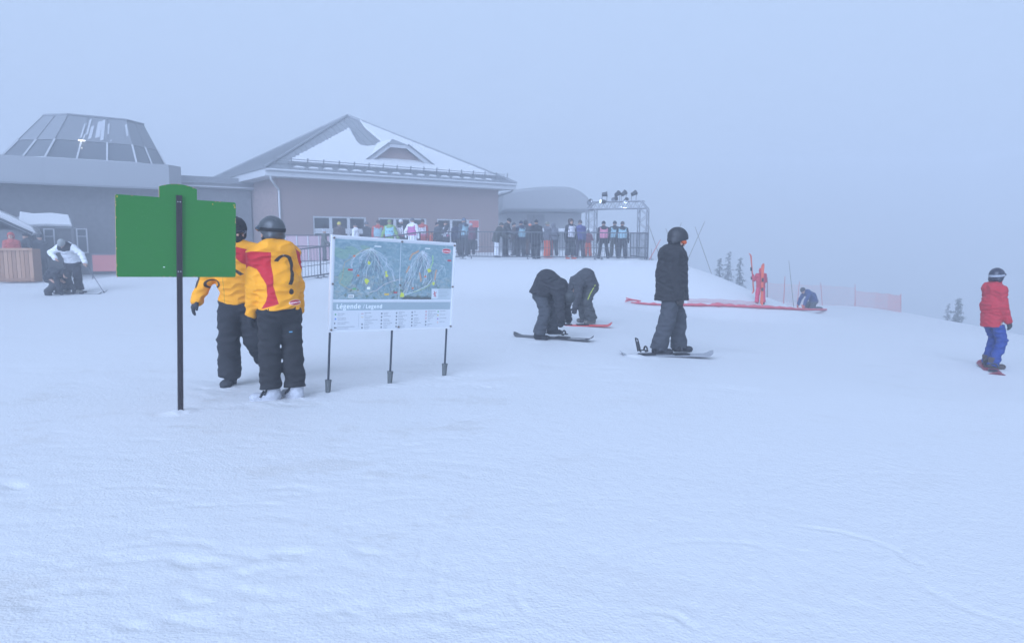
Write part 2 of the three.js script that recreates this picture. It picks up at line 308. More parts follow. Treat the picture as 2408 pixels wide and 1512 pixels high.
  // downpipes
  const pipe = (pp) => new THREE.TubeGeometry(new THREE.CatmullRomCurve3(pp, false, 'catmullrom', 0.15), 40, 0.055, 8);
  part('downpipe', pipe([V(-0.55, 4.98, 0.75), V(-0.5, 4.75, 0.7), V(0.02, 4.35, 0.12), V(0.08, 4.2, 0.07), V(0.08, 0.9, 0.07)]), M.trim, lodge);
  part('downpipe', pipe([V(14.85, 4.98, 0.7), V(14.8, 4.8, 0.6), V(14.4, 4.55, -0.2), V(14.27, 4.45, -0.4), V(14.27, 0.9, -0.4)]), M.metal, lodge);
  // low flat-roofed link to the gondola station
  const link = thing('link_building', 'low grey flat roofed link between the lodge and the gondola station', 'building', null, fr.o, TURN);
  part('wall', box(10.4, 6.2, 5.4, -5.3, 1.4, -7.0), M.greyDark, link);
  part('roof_slab', box(10.9, 0.3, 5.9, -5.35, 4.66, -7.0), M.greyDark, link);
  part('fascia', box(10.9, 0.32, 0.05, -5.35, 4.98, -4.02), M.metal, link);
  part('fascia_trim', box(10.9, 0.06, 0.06, -5.35, 4.62, -4.0), M.trim, link);
}
// gondola station with glazed lantern roof
{
  const P0 = at(0, 567, 31), fr = frameOf(P0), sx = 0.3;
  const s = thing('gondola_station', 'grey gondola station with pale fascia drum and glazed lantern roof', 'building', null, fr.o.clone().addScaledVector(U, sx), TURN);
  const plan = (x0, x1, z0, z1, ch) => [[x0 + ch, z0], [x1 - ch, z0], [x1, z0 - ch], [x1, z1 + ch], [x1 - ch, z1], [x0 + ch, z1], [x0, z1 + ch], [x0, z0 - ch]];
  const drumPlan = plan(-4.5, 7.5, 0, -8, 0.7);
  const vwall = (pl, y0, y1) => quads(pl.map((a, i) => { const b = pl[(i + 1) % pl.length]; return [V(a[0], y0, a[1]), V(b[0], y0, b[1]), V(b[0], y1, b[1]), V(a[0], y1, a[1])]; }));
  const cap = (pl, y, up) => { const cx = pl.reduce((q, p) => q + p[0], 0) / pl.length, cz = pl.reduce((q, p) => q + p[1], 0) / pl.length; return quads(pl.map((a, i) => { const b = pl[(i + 1) % pl.length]; return up ? [V(cx, y, cz), V(a[0], y, a[1]), V(b[0], y, b[1])] : [V(cx, y, cz), V(b[0], y, b[1]), V(a[0], y, a[1])]; })); };
  // fascia panels, one mesh per face panel
  drumPlan.forEach((a, i) => {
    const b = drumPlan[(i + 1) % 8], len = Math.hypot(b[0] - a[0], b[1] - a[1]), n = Math.max(1, Math.round(len / 2.6));
    for (let k = 0; k < n; k++) { const p = V(lerp(a[0], b[0], k / n), 0, lerp(a[1], b[1], k / n)), q = V(lerp(a[0], b[0], (k + 1) / n), 0, lerp(a[1], b[1], (k + 1) / n)), dir = q.clone().sub(p).normalize(); p.addScaledVector(dir, 0.004); q.addScaledVector(dir, -0.004);
      part('fascia_panel', quads([[V(p.x, 4.32, p.z), V(q.x, 4.32, q.z), V(q.x, 5.5, q.z), V(p.x, 5.5, p.z)]]), M.greyPanel, s); }
  });
  part('fascia_edge', vwall(plan(-4.56, 7.56, 0.06, -8.06, 0.72), 4.24, 4.32), M.metal, s);
  part('soffit', [cap(plan(-4.56, 7.56, 0.06, -8.06, 0.72), 4.24, false), cap(plan(-4.56, 7.56, 0.06, -8.06, 0.72), 4.32, true)], M.greyDark, s);
  part('drum_roof', cap(drumPlan, 5.49, true), M.snowPlain, s);
  part('drum_core', vwall(plan(-4.44, 7.44, -0.06, -7.94, 0.7), 4.3, 5.48), M.greyDark, s);
  // lantern: lower glazed band, upper metal cap
  const lo = plan(-0.1, 7.1, -0.35, -7.0, 1.7), hi = plan(1.85, 6.25, -2.1, -5.6, 0.95), y0 = 5.5, y1 = 7.85, tm = 0.42;
  const P = (k, t) => V(lerp(lo[k][0], hi[k][0], t), lerp(y0, y1, t), lerp(lo[k][1], hi[k][1], t));
  const lant = new THREE.Group(); lant.name = 'lantern_roof'; s.add(lant);
  M.lanternGlass = new THREE.MeshPhysicalMaterial({ color: lin(0.1, 0.11, 0.12), roughness: 0.15, metalness: 0.0 });
  M.frost = mat(0.46, 0.475, 0.49, 0.9);
  for (let k = 0; k < 8; k++) {
    const j = (k + 1) % 8, wid = P(k, 0).distanceTo(P(j, 0)), n = Math.max(1, Math.round(wid / 1.15));
    const nor = P(j, 0).sub(P(k, 0)).cross(P(k, 1).sub(P(k, 0))).normalize();
    part('metal_panel', quads([[P(k, tm), P(j, tm), P(j, 1), P(k, 1)]]), M.metal, lant);
    for (let i = 0; i < n; i++) {
      const q = (u, t, h = 0) => P(k, t).lerp(P(j, t), u).addScaledVector(nor, h), u0 = i / n, u1 = (i + 1) / n;
      part('pane', quads([[q(u0, 0.0, -0.02), q(u1, 0.0, -0.02), q(u1, tm, -0.02), q(u0, tm, -0.02)]]), M.lanternGlass, lant);
      part('mullion', bar(q(u0, 0.0, 0.02), q(u0, tm, 0.02), 0.075, 0.06), M.trim, lant);
      if (k === 0 || k === 1 || k === 7) part('roof_seam', bar(q(u0, tm, 0.015), q(u0, 1, 0.015), 0.03, 0.03), M.metal, lant);
    }
    part('sill', bar(P(k, 0.0).addScaledVector(nor, 0.03), P(j, 0.0).addScaledVector(nor, 0.03), 0.08, 0.08), M.frost, lant);
    part('top_edge', rod(P(k, 1), P(j, 1), 0.06), M.metal, lant);
    if (k === 0) for (const [u, w, a, b] of [[0.3, 0.05, 0.48, 0.85], [0.37, 0.04, 0.55, 0.95], [0.41, 0.06, 0.46, 0.8], [0.5, 0.09, 0.5, 0.92], [0.57, 0.07, 0.45, 0.96], [0.66, 0.05, 0.6, 0.88], [0.34, 0.03, 0.44, 0.6], [0.7, 0.04, 0.44, 0.52], [0.95, 0.05, 0.6, 0.9]]) {
      const q = (uu, t, h = 0.02) => P(k, t).lerp(P(j, t), uu).addScaledVector(nor, h);
      part('frost_streak', quads([[q(u, a), q(u + w * 0.7, a + 0.03), q(u + w, b), q(u + w * 0.2, b - 0.04)]]), M.frost, lant);
    }
  }
  part('top', cap(hi, y1, true), M.metal, lant);
  { // strip light behind the glazing
    const a = fr.onPlane(190, 331, P(0, 0.36).add(V(sx, 0, 0)), V(0, 0.6, 0.8)).sub(V(sx, 0, 0));
    part('strip_light', rbox(0.3, 0.06, 0.06, 0.02, a.x, a.y, a.z + 0.12), new THREE.MeshStandardMaterial({ color: lin(0.8, 0.8, 0.8), emissive: lin(1, 1, 0.95), emissiveIntensity: 0.5 }), lant);
    const pl = new THREE.PointLight(0xffffff, 0.02); s.updateMatrixWorld(true); pl.position.copy(s.localToWorld(V(a.x, a.y, a.z + 0.32))); pl.castShadow = true; scene.add(pl);
  }
  // walls below the drum
  part('wall', vwall(plan(-4.3, 7.2, -0.9, -7.6, 0.3), -1.0, 4.26), M.greyDark, s);
  for (const [px0, px1] of [[101, 128], [178, 205]]) {
    const a = fr.onFront(px0, 537, -0.86), b = fr.onFront(px1, 588, -0.86);
    const w = new THREE.Group(); w.name = 'window'; s.add(w);
    const X0 = a[0] - sx, X1 = b[0] - sx, Y1 = a[1], Y0 = b[1] - 0.15, fw = 0.06;
    part('frame', [box(fw, Y1 - Y0, 0.08, X0, (Y0 + Y1) / 2, -0.86), box(fw, Y1 - Y0, 0.08, X1, (Y0 + Y1) / 2, -0.86), box(X1 - X0 - fw, fw, 0.08, (X0 + X1) / 2, Y1 - fw / 2, -0.86), box(X1 - X0 - fw, fw, 0.08, (X0 + X1) / 2, Y0 + fw / 2, -0.86), box(X1 - X0 - fw, 0.035, 0.06, (X0 + X1) / 2, lerp(Y0, Y1, 0.68), -0.86)], M.white, w);
    part('pane', box(X1 - X0 - fw, Y1 - Y0 - fw * 2, 0.01, (X0 + X1) / 2, (Y0 + Y1) / 2, -0.885), M.lanternGlass, w);
  }
  { const a = fr.onFront(128, 536, -0.86), b = fr.onFront(178, 537, -0.86); part('lintel', box(b[0] - a[0], 0.05, 0.06, (a[0] + b[0]) / 2 - sx, a[1], -0.86), M.greyPanel, s); }
}
// second lift station in the haze behind
{
  const d = 54, a = at(1186, 600, d), b = at(1388, 600, d), cx = (a.x + b.x) / 2, w = (b.x - a.x);
  const st = thing('lift_station', 'pale rounded lift station shell half lost in fog behind the lodge', 'building', null, V(cx, baseHeight(cx, -d), -d), rad(8));
  const y = at(1290, 490, d).y - st.position.y, top = at(1290, 446, d).y - st.position.y, sh = at(1290, 531, d).y - st.position.y;
  const hw = w / 2;
  const S = new THREE.Shape(); S.moveTo(-hw, y); S.lineTo(hw, y); S.bezierCurveTo(hw * 0.93, y + 0.75, hw * 0.72, top - 0.02, hw * 0.35, top); S.lineTo(-hw * 0.1, top - 0.02); S.bezierCurveTo(-hw * 0.5, top - 0.12, -hw * 0.8, top - 0.3, -hw, top - 0.45); S.lineTo(-hw, y);
  const shell = new THREE.ExtrudeGeometry(S, { depth: 8, bevelEnabled: true, bevelSize: 0.25, bevelThickness: 0.5, bevelSegments: 4, curveSegments: 14 }).translate(0, 0, -8);
  M.shellGrey = mat(0.25, 0.255, 0.26, 0.7);
  part('shell_roof', shell, M.shellGrey, st);
  part('eave_band', rbox(w + 0.5, 0.22, 8.6, 0.06, 0, y - 0.1, -4), M.greyPanel, st);
  part('wall', box(w * 0.9, y - 0.3, 6.5, 0, (y - 0.3) / 2, -4.6), mat(0.32, 0.32, 0.32), st);
  part('opening', box(w * 0.2, y * 0.5, 0.1, -w * 0.1, y * 0.62, -1.32), M.greyDark, st);
  part('snow_ledge', rbox(w + 0.4, 0.3, 1.6, 0.1, 0, sh - 0.35, -0.3), M.snowPlain, st);
  for (const x of [-hw * 0.85, 0, hw * 0.85]) part('column', rbox(0.3, sh - 0.4, 0.3, 0.04, x, (sh - 0.4) / 2, -0.4), M.greyDark, st);
}
// ---------------------------------------------------------------- figures: distance fields meshed with surface nets
function surfaceNets(f, lo, hi, h) {
  const nx = Math.ceil((hi.x - lo.x) / h) + 2, ny = Math.ceil((hi.y - lo.y) / h) + 2, nz = Math.ceil((hi.z - lo.z) / h) + 2;
  const D = new Float32Array(nx * ny * nz), X = (i) => lo.x + (i - 0.5) * h, Y = (j) => lo.y + (j - 0.5) * h, Z = (k) => lo.z + (k - 0.5) * h;
  // coarse-to-fine: skip cells far from the surface
  const B = 4;
  for (let k0 = 0; k0 < nz; k0 += B) for (let j0 = 0; j0 < ny; j0 += B) for (let i0 = 0; i0 < nx; i0 += B) {
    const c = f(X(i0 + B / 2 - 0.5), Y(j0 + B / 2 - 0.5), Z(k0 + B / 2 - 0.5)), far = Math.abs(c) > h * B * 1.9 + 0.03;
    for (let k = k0; k < Math.min(nz, k0 + B); k++) for (let j = j0; j < Math.min(ny, j0 + B); j++) for (let i = i0; i < Math.min(nx, i0 + B); i++) D[(k * ny + j) * nx + i] = far ? c : f(X(i), Y(j), Z(k));
  }
  const id = new Int32Array(nx * ny * nz).fill(-1), pos = [], idx = [];
  const at3 = (i, j, k) => D[(k * ny + j) * nx + i];
  for (let k = 0; k < nz - 1; k++) for (let j = 0; j < ny - 1; j++) for (let i = 0; i < nx - 1; i++) {
    let m = 0; const v = [];
    for (let q = 0; q < 8; q++) { const x = at3(i + (q & 1), j + (q >> 1 & 1), k + (q >> 2)); v.push(x); if (x < 0) m |= 1 << q; }
    if (m === 0 || m === 255) continue;
    let sx = 0, sy = 0, sz = 0, n = 0;
    for (let a = 0; a < 8; a++) for (const bit of [1, 2, 4]) { if (a & bit) continue; const b = a | bit; if ((v[a] < 0) === (v[b] < 0)) continue; const t = v[a] / (v[a] - v[b]); sx += (a & 1) + (bit === 1 ? t : 0); sy += (a >> 1 & 1) + (bit === 2 ? t : 0); sz += (a >> 2) + (bit === 4 ? t : 0); n++; }
    id[(k * ny + j) * nx + i] = pos.length / 3; pos.push(X(i) + sx / n * h, Y(j) + sy / n * h, Z(k) + sz / n * h);
  }
  const I = (i, j, k) => id[(k * ny + j) * nx + i];
  for (let k = 1; k < nz - 1; k++) for (let j = 1; j < ny - 1; j++) for (let i = 1; i < nx - 1; i++) {
    const s = at3(i, j, k) < 0;
    const q = (a, b, c, d, fl) => { if (a < 0 || b < 0 || c < 0 || d < 0) return; if (fl) idx.push(a, b, c, a, c, d); else idx.push(a, c, b, a, d, c); };
    if (s !== (at3(i + 1, j, k) < 0)) q(I(i, j - 1, k - 1), I(i, j, k - 1), I(i, j, k), I(i, j - 1, k), s);
    if (s !== (at3(i, j + 1, k) < 0)) q(I(i - 1, j, k - 1), I(i - 1, j, k), I(i, j, k), I(i, j, k - 1), s);
    if (s !== (at3(i, j, k + 1) < 0)) q(I(i - 1, j - 1, k), I(i, j - 1, k), I(i, j, k), I(i - 1, j, k), s);
  }
  const nor = new Float32Array(pos.length), e = h * 0.35;
  for (let p = 0; p < pos.length; p += 3) {
    const x = pos[p], y = pos[p + 1], z = pos[p + 2], a = f(x + e, y, z) - f(x - e, y, z), b = f(x, y + e, z) - f(x, y - e, z), c = f(x, y, z + e) - f(x, y, z - e), l = Math.hypot(a, b, c) || 1;
    nor[p] = a / l; nor[p + 1] = b / l; nor[p + 2] = c / l;
  }
  const g = new THREE.BufferGeometry();
  g.setAttribute('position', new THREE.Float32BufferAttribute(pos, 3)); g.setAttribute('normal', new THREE.BufferAttribute(nor, 3)); g.setIndex(idx);
  return g;
}
const smin = (a, b, k) => { const t = Math.max(k - Math.abs(a - b), 0) / k; return Math.min(a, b) - t * t * k * 0.25; };
const smax = (a, b, k) => -smin(-a, -b, k);
function cone(a, b, ra, rb) { // tapered capsule
  const bx = b.x - a.x, by = b.y - a.y, bz = b.z - a.z, L2 = bx * bx + by * by + bz * bz + 1e-9;
  return (x, y, z) => { const px = x - a.x, py = y - a.y, pz = z - a.z, t = clamp((px * bx + py * by + pz * bz) / L2); return Math.hypot(px - bx * t, py - by * t, pz - bz * t) - lerp(ra, rb, t); };
}
function ellcone(a, b, side, wa, wb, da, db) { // tapered capsule of elliptic section: half width w along side, half depth d across
  const bx = b.x - a.x, by = b.y - a.y, bz = b.z - a.z, L2 = bx * bx + by * by + bz * bz + 1e-9;
  return (x, y, z) => {
    const px = x - a.x, py = y - a.y, pz = z - a.z, t = clamp((px * bx + py * by + pz * bz) / L2), qx = px - bx * t, qy = py - by * t, qz = pz - bz * t;
    const s = qx * side.x + qy * side.y + qz * side.z, o = Math.sqrt(Math.max(0, qx * qx + qy * qy + qz * qz - s * s)), w = lerp(wa, wb, t), d = lerp(da, db, t);
    return (Math.sqrt((s / w) ** 2 + (o / d) ** 2) - 1) * Math.min(w, d);
  };
}
const ellip = (c, r) => (x, y, z) => (Math.hypot((x - c.x) / r.x, (y - c.y) / r.y, (z - c.z) / r.z) - 1) * Math.min(r.x, r.y, r.z);
function blend(list, k) { return (x, y, z) => { let d = list[0](x, y, z); for (let i = 1; i < list.length; i++) d = smin(d, list[i](x, y, z), k); return d; }; }
const below = (p, n) => (x, y, z) => (x - p.x) * n.x + (y - p.y) * n.y + (z - p.z) * n.z; // negative behind the plane
function folds(f, amp, fr, off, soft = 0) { // cloth creases
  return (x, y, z) => { const d = f(x, y, z); if (Math.abs(d) > 0.05) return d; const n = noise(x * fr * 0.75 + off, y * fr * 1.6, z * fr * 0.75), m = noise(x * fr * 2.1, y * fr * 3.3 + off, z * fr * 2.1); return d - amp * (1 - 2.2 * Math.abs(n)) - amp * 0.35 * m; };
}
function boundsOf(pts, pad) { const b = new THREE.Box3().setFromPoints(pts); b.expandByScalar(pad); return [b.min, b.max]; }

// heads, hands, boots, helmets are meshed once in their own axes and placed by a matrix
const cache = {};
const once = (k, fn) => cache[k] ?? (cache[k] = fn());
function headGeo(cell) {
  return once('head' + cell, () => {
    const p = [ellip(V(0, 0.03, -0.012), V(0.076, 0.098, 0.096)), ellip(V(0, -0.045, 0.022), V(0.058, 0.07, 0.068)), ellip(V(0, -0.09, 0.045), V(0.03, 0.025, 0.03)), ellip(V(0.045, -0.03, 0.05), V(0.028, 0.03, 0.025)), ellip(V(-0.045, -0.03, 0.05), V(0.028, 0.03, 0.025)), ellip(V(0, 0.03, 0.078), V(0.06, 0.013, 0.014))];
    const base = blend(p, 0.03), nose = cone(V(0, 0.015, 0.082), V(0, -0.028, 0.108), 0.008, 0.015), lip = ellip(V(0, -0.062, 0.082), V(0.024, 0.009, 0.01)), eyes = [ellip(V(0.032, 0.012, 0.09), V(0.017, 0.01, 0.012)), ellip(V(-0.032, 0.012, 0.09), V(0.017, 0.01, 0.012))], ears = [ellip(V(0.079, -0.005, -0.012), V(0.011, 0.032, 0.02)), ellip(V(-0.079, -0.005, -0.012), V(0.011, 0.032, 0.02))];
    const f = (x, y, z) => { let d = smin(base(x, y, z), nose(x, y, z), 0.012); d = smin(d, lip(x, y, z), 0.008); for (const e of eyes) d = smax(d, -e(x, y, z), 0.012); for (const e of ears) d = smin(d, e(x, y, z), 0.008); return d; };
    return surfaceNets(f, V(-0.12, -0.15, -0.14), V(0.12, 0.16, 0.15), cell);
  });
}
function helmetGeo(cell) {
  return once('helmet' + cell, () => {
    const out = ellip(V(0, 0.035, -0.012), V(0.117, 0.128, 0.138)), inn = ellip(V(0, 0.02, 0.01), V(0.088, 0.105, 0.112));
    const ear = [ellip(V(0.085, -0.045, -0.02), V(0.03, 0.062, 0.06)), ellip(V(-0.085, -0.045, -0.02), V(0.03, 0.062, 0.06))], nape = ellip(V(0, -0.035, -0.075), V(0.088, 0.05, 0.05));
    const cutF = below(V(0, 0.035, 0.09), V(0, -0.75, 0.66));
    const f = (x, y, z) => { let s = smax(out(x, y, z), -(y + 0.03 - 0.02 * clamp(z * 20, 0, 1)), 0.01); s = smin(s, smax(smin(smin(ear[0](x, y, z), ear[1](x, y, z), 0.02), nape(x, y, z), 0.03), y - 0.05, 0.01), 0.012); s = smax(s, cutF(x, y, z), 0.012); s = smax(s, -inn(x, y, z), 0.006);
      if (y > 0.09 && z > -0.1 && z < 0.06) s += 0.007 * Math.exp(-(((Math.abs(x) - 0.042) / 0.007) ** 2)); return s; };
    return surfaceNets(f, V(-0.14, -0.13, -0.17), V(0.14, 0.18, 0.15), cell);
  });
}
function beanieGeo(cell) {
  return once('beanie' + cell, () => { const o = ellip(V(0, 0.045, -0.012), V(0.096, 0.112, 0.114)), i = ellip(V(0, 0.02, 0), V(0.074, 0.095, 0.094)); return surfaceNets((x, y, z) => { const rib = 0.0022 * Math.cos(Math.atan2(x, z) * 44); return smax(smax(smin(o(x, y, z) + rib, Math.max(o(x, y * 0.2 + 0.035, z) - 0.004, Math.abs(y - 0.035) - 0.024), 0.01), -(y - 0.005), 0.01), -i(x, y, z), 0.004); }, V(-0.12, -0.02, -0.14), V(0.12, 0.18, 0.13), cell); });
}
function furHatGeo(cell) {
  return once('fur' + cell, () => { const o = ellip(V(0, 0.05, -0.012), V(0.125, 0.12, 0.135)), fl = [ellip(V(0.1, -0.03, -0.01), V(0.035, 0.07, 0.05)), ellip(V(-0.1, -0.03, -0.01), V(0.035, 0.07, 0.05))], i = ellip(V(0, 0.02, 0.02), V(0.08, 0.1, 0.11)); return surfaceNets((x, y, z) => smax(smin(smin(smax(o(x, y, z), -(y - 0.0), 0.03), fl[0](x, y, z), 0.03), fl[1](x, y, z), 0.03) - 0.02 * noise(x * 45, y * 45, z * 45), -i(x, y, z), 0.01), V(-0.17, -0.13, -0.18), V(0.17, 0.2, 0.17), cell); });
}
function gogglesGeo(cell) { // frame and lens across the eyes
  return once('goggles' + cell, () => { const o = ellip(V(0, 0.01, 0.02), V(0.104, 0.052, 0.108)), i = ellip(V(0, 0.01, 0.0), V(0.09, 0.11, 0.1)); return surfaceNets((x, y, z) => smax(smax(o(x, y, z), -i(x, y, z), 0.005), 0.035 - z, 0.008), V(-0.12, -0.07, 0), V(0.12, 0.09, 0.15), cell); });
}
function strapGeo(cell, y0 = 0.03, big = 1) {
  return once('strap' + cell + y0 + big, () => { const o = ellip(V(0, 0.035, -0.012), V(0.1195 * big, 0.1315 * big, 0.1405 * big)), i = ellip(V(0, 0.035, -0.012), V(0.11 * big, 0.12 * big, 0.131 * big)); return surfaceNets((x, y, z) => smax(smax(o(x, y, z), -i(x, y, z), 0.004), Math.abs(y - y0 - z * 0.12) - 0.02, 0.004), V(-0.15, -0.05, -0.18), V(0.15, 0.12, 0.16), cell); });
}
function gogglePad(cell) { // goggles pushed up on the front of the helmet
  return once('pad' + cell, () => { const o = ellip(V(0, 0.045, 0.02), V(0.118, 0.05, 0.142)), i = ellip(V(0, 0.035, -0.012), V(0.115, 0.126, 0.136)); return surfaceNets((x, y, z) => smax(smax(o(x, y, z), -i(x, y, z), 0.004), 0.03 - z, 0.01), V(-0.14, -0.03, 0), V(0.14, 0.12, 0.19), cell); });
}
function maskGeo(cell) { // face cover / neck warmer
  return once('mask' + cell, () => { const f = blend([ellip(V(0, -0.055, 0.018), V(0.07, 0.08, 0.085)), cone(V(0, -0.1, 0.0), V(0, -0.19, -0.03), 0.075, 0.088), ellip(V(0, -0.02, -0.02), V(0.083, 0.07, 0.09))], 0.03); return surfaceNets((x, y, z) => smax(folds(f, 0.004, 18, 3)(x, y, z), y + 0.012 - 0.06 * Math.max(0, -z), 0.01), V(-0.12, -0.3, -0.15), V(0.12, 0.05, 0.14), cell); });
}
function handGeo(cell, curl, side) { // wrist at origin, fingers along -y, thumb towards +z, palm faces -x*side
  return once('hand' + cell + curl + side, () => {
    const list = [ellcone(V(0, 0.03, 0), V(0, -0.085, 0), V(0, 0, 1), 0.036, 0.047, 0.03, 0.024)];
    const L = [0.058, 0.07, 0.066, 0.05];
    for (let i = 0; i < 4; i++) { let p = V(0, -0.085, 0.034 - i * 0.0225), ang = curl * 0.5; for (let s = 0; s < 3; s++) { const q = p.clone().add(V(-side * Math.sin(ang), -Math.cos(ang), 0).multiplyScalar(L[i] * [0.5, 0.32, 0.24][s])); list.push(cone(p, q, 0.0125 - s * 0.001, 0.0118 - s * 0.001)); p = q; ang += curl * 0.75; } }
    const t0 = V(0, -0.02, 0.035), t1 = V(-side * 0.012, -0.06, 0.062), t2 = V(-side * 0.024, -0.095, 0.066); list.push(cone(t0, t1, 0.018, 0.0145), cone(t1, t2, 0.0145, 0.012));
    return surfaceNets(blend(list, 0.009), V(-0.13, -0.2, -0.08), V(0.13, 0.08, 0.12), cell);
  });
}
function bootGeo(cell, kind) { // ankle joint at origin, sole at y=-0.1, toe +z
  return once('boot' + cell + kind, () => {
    const shaft = cone(V(0, -0.02, -0.02), V(0, 0.17, -0.035), 0.062, kind === 'ski' ? 0.075 : 0.07), heel = ellip(V(0, -0.05, -0.035), V(0.05, 0.06, 0.065)), foot = ellcone(V(0, -0.055, 0), V(0, -0.062, 0.145), V(1, 0, 0), 0.05, 0.052, 0.055, 0.042), toe = ellip(V(0, -0.06, 0.15), V(0.05, 0.042, 0.05));
    const f = blend([shaft, heel, foot, toe], 0.035), lug = ellcone(V(0, -0.09, -0.05), V(0, -0.09, 0.16), V(1, 0, 0), 0.05, 0.054, 0.018, 0.018);
    return surfaceNets((x, y, z) => { let d = f(x, y, z) - 0.004 * noise(x * 30, y * 30, z * 30); if (kind === 'ski') d -= 0.006 * (Math.cos(y * 90) > 0.4 ? 1 : 0); d = smin(d, lug(x, y, z), 0.012); return smax(smax(d, -(y + 0.1), 0.006), y - 0.11, 0.01); }, V(-0.12, -0.12, -0.14), V(0.12, 0.15, 0.24), cell);
  });
}
const dirv = (f, o, side) => V(side * Math.sin(rad(o)), -Math.cos(rad(o)) * Math.cos(rad(f)), Math.cos(rad(o)) * Math.sin(rad(f)));
const skinM = mat(0.5, 0.3, 0.22, 0.6);
function basisFrom(yAxis, zHint) { const y = yAxis.clone().normalize(), zz = zHint.clone().addScaledVector(y, -zHint.dot(y)).normalize(), xx = y.clone().cross(zz); return new THREE.Matrix4().makeBasis(xx, y, zz); }
/* A figure: +z is forward, +x its left, the point between its feet at the origin.
   Each limb is given by absolute directions: [forward, outward] of the upper, then of the lower segment, in degrees. */
function person(o) {
  const S = (o.height ?? 1.75) / 1.75, near = o.near ?? false, cell = o.cell ?? (near ? 0.014 : 0.03), bulk = o.bulk ?? 1, ps = o.pantBulk ?? 1;
  const J = {}, lean = o.lean ?? [3, 3], sideL = o.sideLean ?? 0, arms = { L: o.armL ?? [5, 12, 12, 6], R: o.armR ?? [5, 12, 12, 6] }, legs = { L: o.legL ?? [3, 5, -3, 4], R: o.legR ?? [3, 5, -3, 4] };
  const up = (a) => V(Math.sin(rad(sideL)), Math.cos(rad(a)) * Math.cos(rad(sideL)), Math.sin(rad(a))).normalize();
  const tw = rad(o.twist ?? 0), right = V(Math.cos(tw), 0, -Math.sin(tw)); // shoulder line
  J.hip = V(0, 0, 0);
  J.waist = J.hip.clone().addScaledVector(up(lean[0]), 0.2);
  J.neck = J.waist.clone().addScaledVector(up(lean[1]), 0.33);
  const tUp = up(lean[1]);
  const hp = rad(o.head?.[0] ?? 0), hy = rad(o.head?.[1] ?? 0);
  const nUp = up(lean[1] * 0.7 + (o.head?.[0] ?? 0) * 0.5);
  J.head = J.neck.clone().addScaledVector(nUp, 0.165);
  const hq = new THREE.Quaternion().setFromEuler(new THREE.Euler(hp, hy, 0, 'YXZ'));
  for (const [k, s] of [['L', 1], ['R', -1]]) {
    J['sh' + k] = J.neck.clone().addScaledVector(tUp, -0.06).addScaledVector(right, s * (o.shoulder ?? 0.185));
    const a = arms[k];
    J['el' + k] = J['sh' + k].clone().addScaledVector(dirv(a[0], a[1], s), 0.3);
    J['wr' + k] = J['el' + k].clone().addScaledVector(dirv(a[2], a[3], s), 0.265);
    J['fd' + k] = dirv(a[2], a[3], s);
    J['hj' + k] = V(s * (o.hipHalf ?? 0.095), -0.02, 0);
    const l = legs[k];
    J['kn' + k] = J['hj' + k].clone().addScaledVector(dirv(l[0], l[1], s), 0.435);
    J['an' + k] = J['kn' + k].clone().addScaledVector(dirv(l[2], l[3], s), 0.42);
  }
  // put the lowest sole on the ground
  const anchor = o.anchor === 'L' ? J.anL : o.anchor === 'R' ? J.anR : o.anchor === 'hip' ? J.hip : J.anL.clone().add(J.anR).multiplyScalar(0.5);
  const low = o.lowest === 'knee' ? Math.min(J.knL.y, J.knR.y) - 0.07 : Math.min(J.anL.y, J.anR.y) - 0.1;
  const shift = V(-anchor.x, -low + (o.lift ?? 0) / S, -anchor.z);
  for (const k of Object.keys(J)) if (!k.startsWith('fd')) J[k].add(shift);
  const root = thing('person', o.label, 'person', o.group, o.pos, rad(o.turn ?? 0));
  const sc = (g) => (S === 1 ? g : g.scale(S, S, S));
  const put = (g, m4) => { const q = g.clone().applyMatrix4(m4); return q; };
  const off = (o.pos?.x ?? 0) * 3.1;
  // --- jacket
  const hem = o.hem ?? 0.1; // how far below the hip joint the jacket ends
  const low2 = up(lean[0] * (lean[0] > 25 ? 0.35 : 1)), hemP = J.hip.clone().addScaledVector(low2, -hem);
  const b = bulk, dp = o.deep ?? 1, tor = [
    ellcone(J.hip.clone().addScaledVector(low2, -hem - 0.12), J.waist, V(1, 0, 0), 0.2 * b * (o.flare ?? 1), 0.185 * b, 0.155 * b * (o.flare ?? 1) * dp, 0.14 * b * dp),
    ellcone(J.waist, J.neck.clone().addScaledVector(tUp, -0.12), right, 0.185 * b, 0.19 * b, 0.14 * b * dp, 0.135 * b * dp),
    ellcone(J.shL, J.shR, V(0, 0, 1), 0.085 * b, 0.085 * b, 0.085 * b, 0.085 * b),
    cone(J.neck.clone().addScaledVector(tUp, -0.06), J.neck.clone().addScaledVector(nUp, 0.02), 0.105, 0.092),
  ];
  if (o.hood !== false) { const fw = right.clone().cross(tUp); const hc = J.neck.clone().addScaledVector(fw, -0.1).addScaledVector(tUp, -0.03); tor.push(ellcone(hc.clone().addScaledVector(right, 0.07), hc.clone().addScaledVector(right, -0.07), V(0, 1, 0), 0.06 * Math.sqrt(o.hoodSize ?? 1), 0.06 * Math.sqrt(o.hoodSize ?? 1), 0.05 * (o.hoodSize ?? 1), 0.05 * (o.hoodSize ?? 1))); }
  const torso = blend(tor, 0.07);
  const sl = {};
  for (const k of ['L', 'R']) sl[k] = blend([cone(J['sh' + k], J['el' + k], 0.082 * b, 0.066 * b), cone(J['el' + k], J['wr' + k], 0.066 * b, 0.056 * b)], 0.03);
  const cutHem = below(hemP, low2.clone().multiplyScalar(-1)), cutTop = below(hemP.clone().addScaledVector(low2, 0.012), low2);
  const jf0 = (x, y, z) => { let d = smax(torso(x, y, z), cutHem(x, y, z), 0.015); d = smin(d, sl.L(x, y, z), 0.045); return smin(d, sl.R(x, y, z), 0.045); };
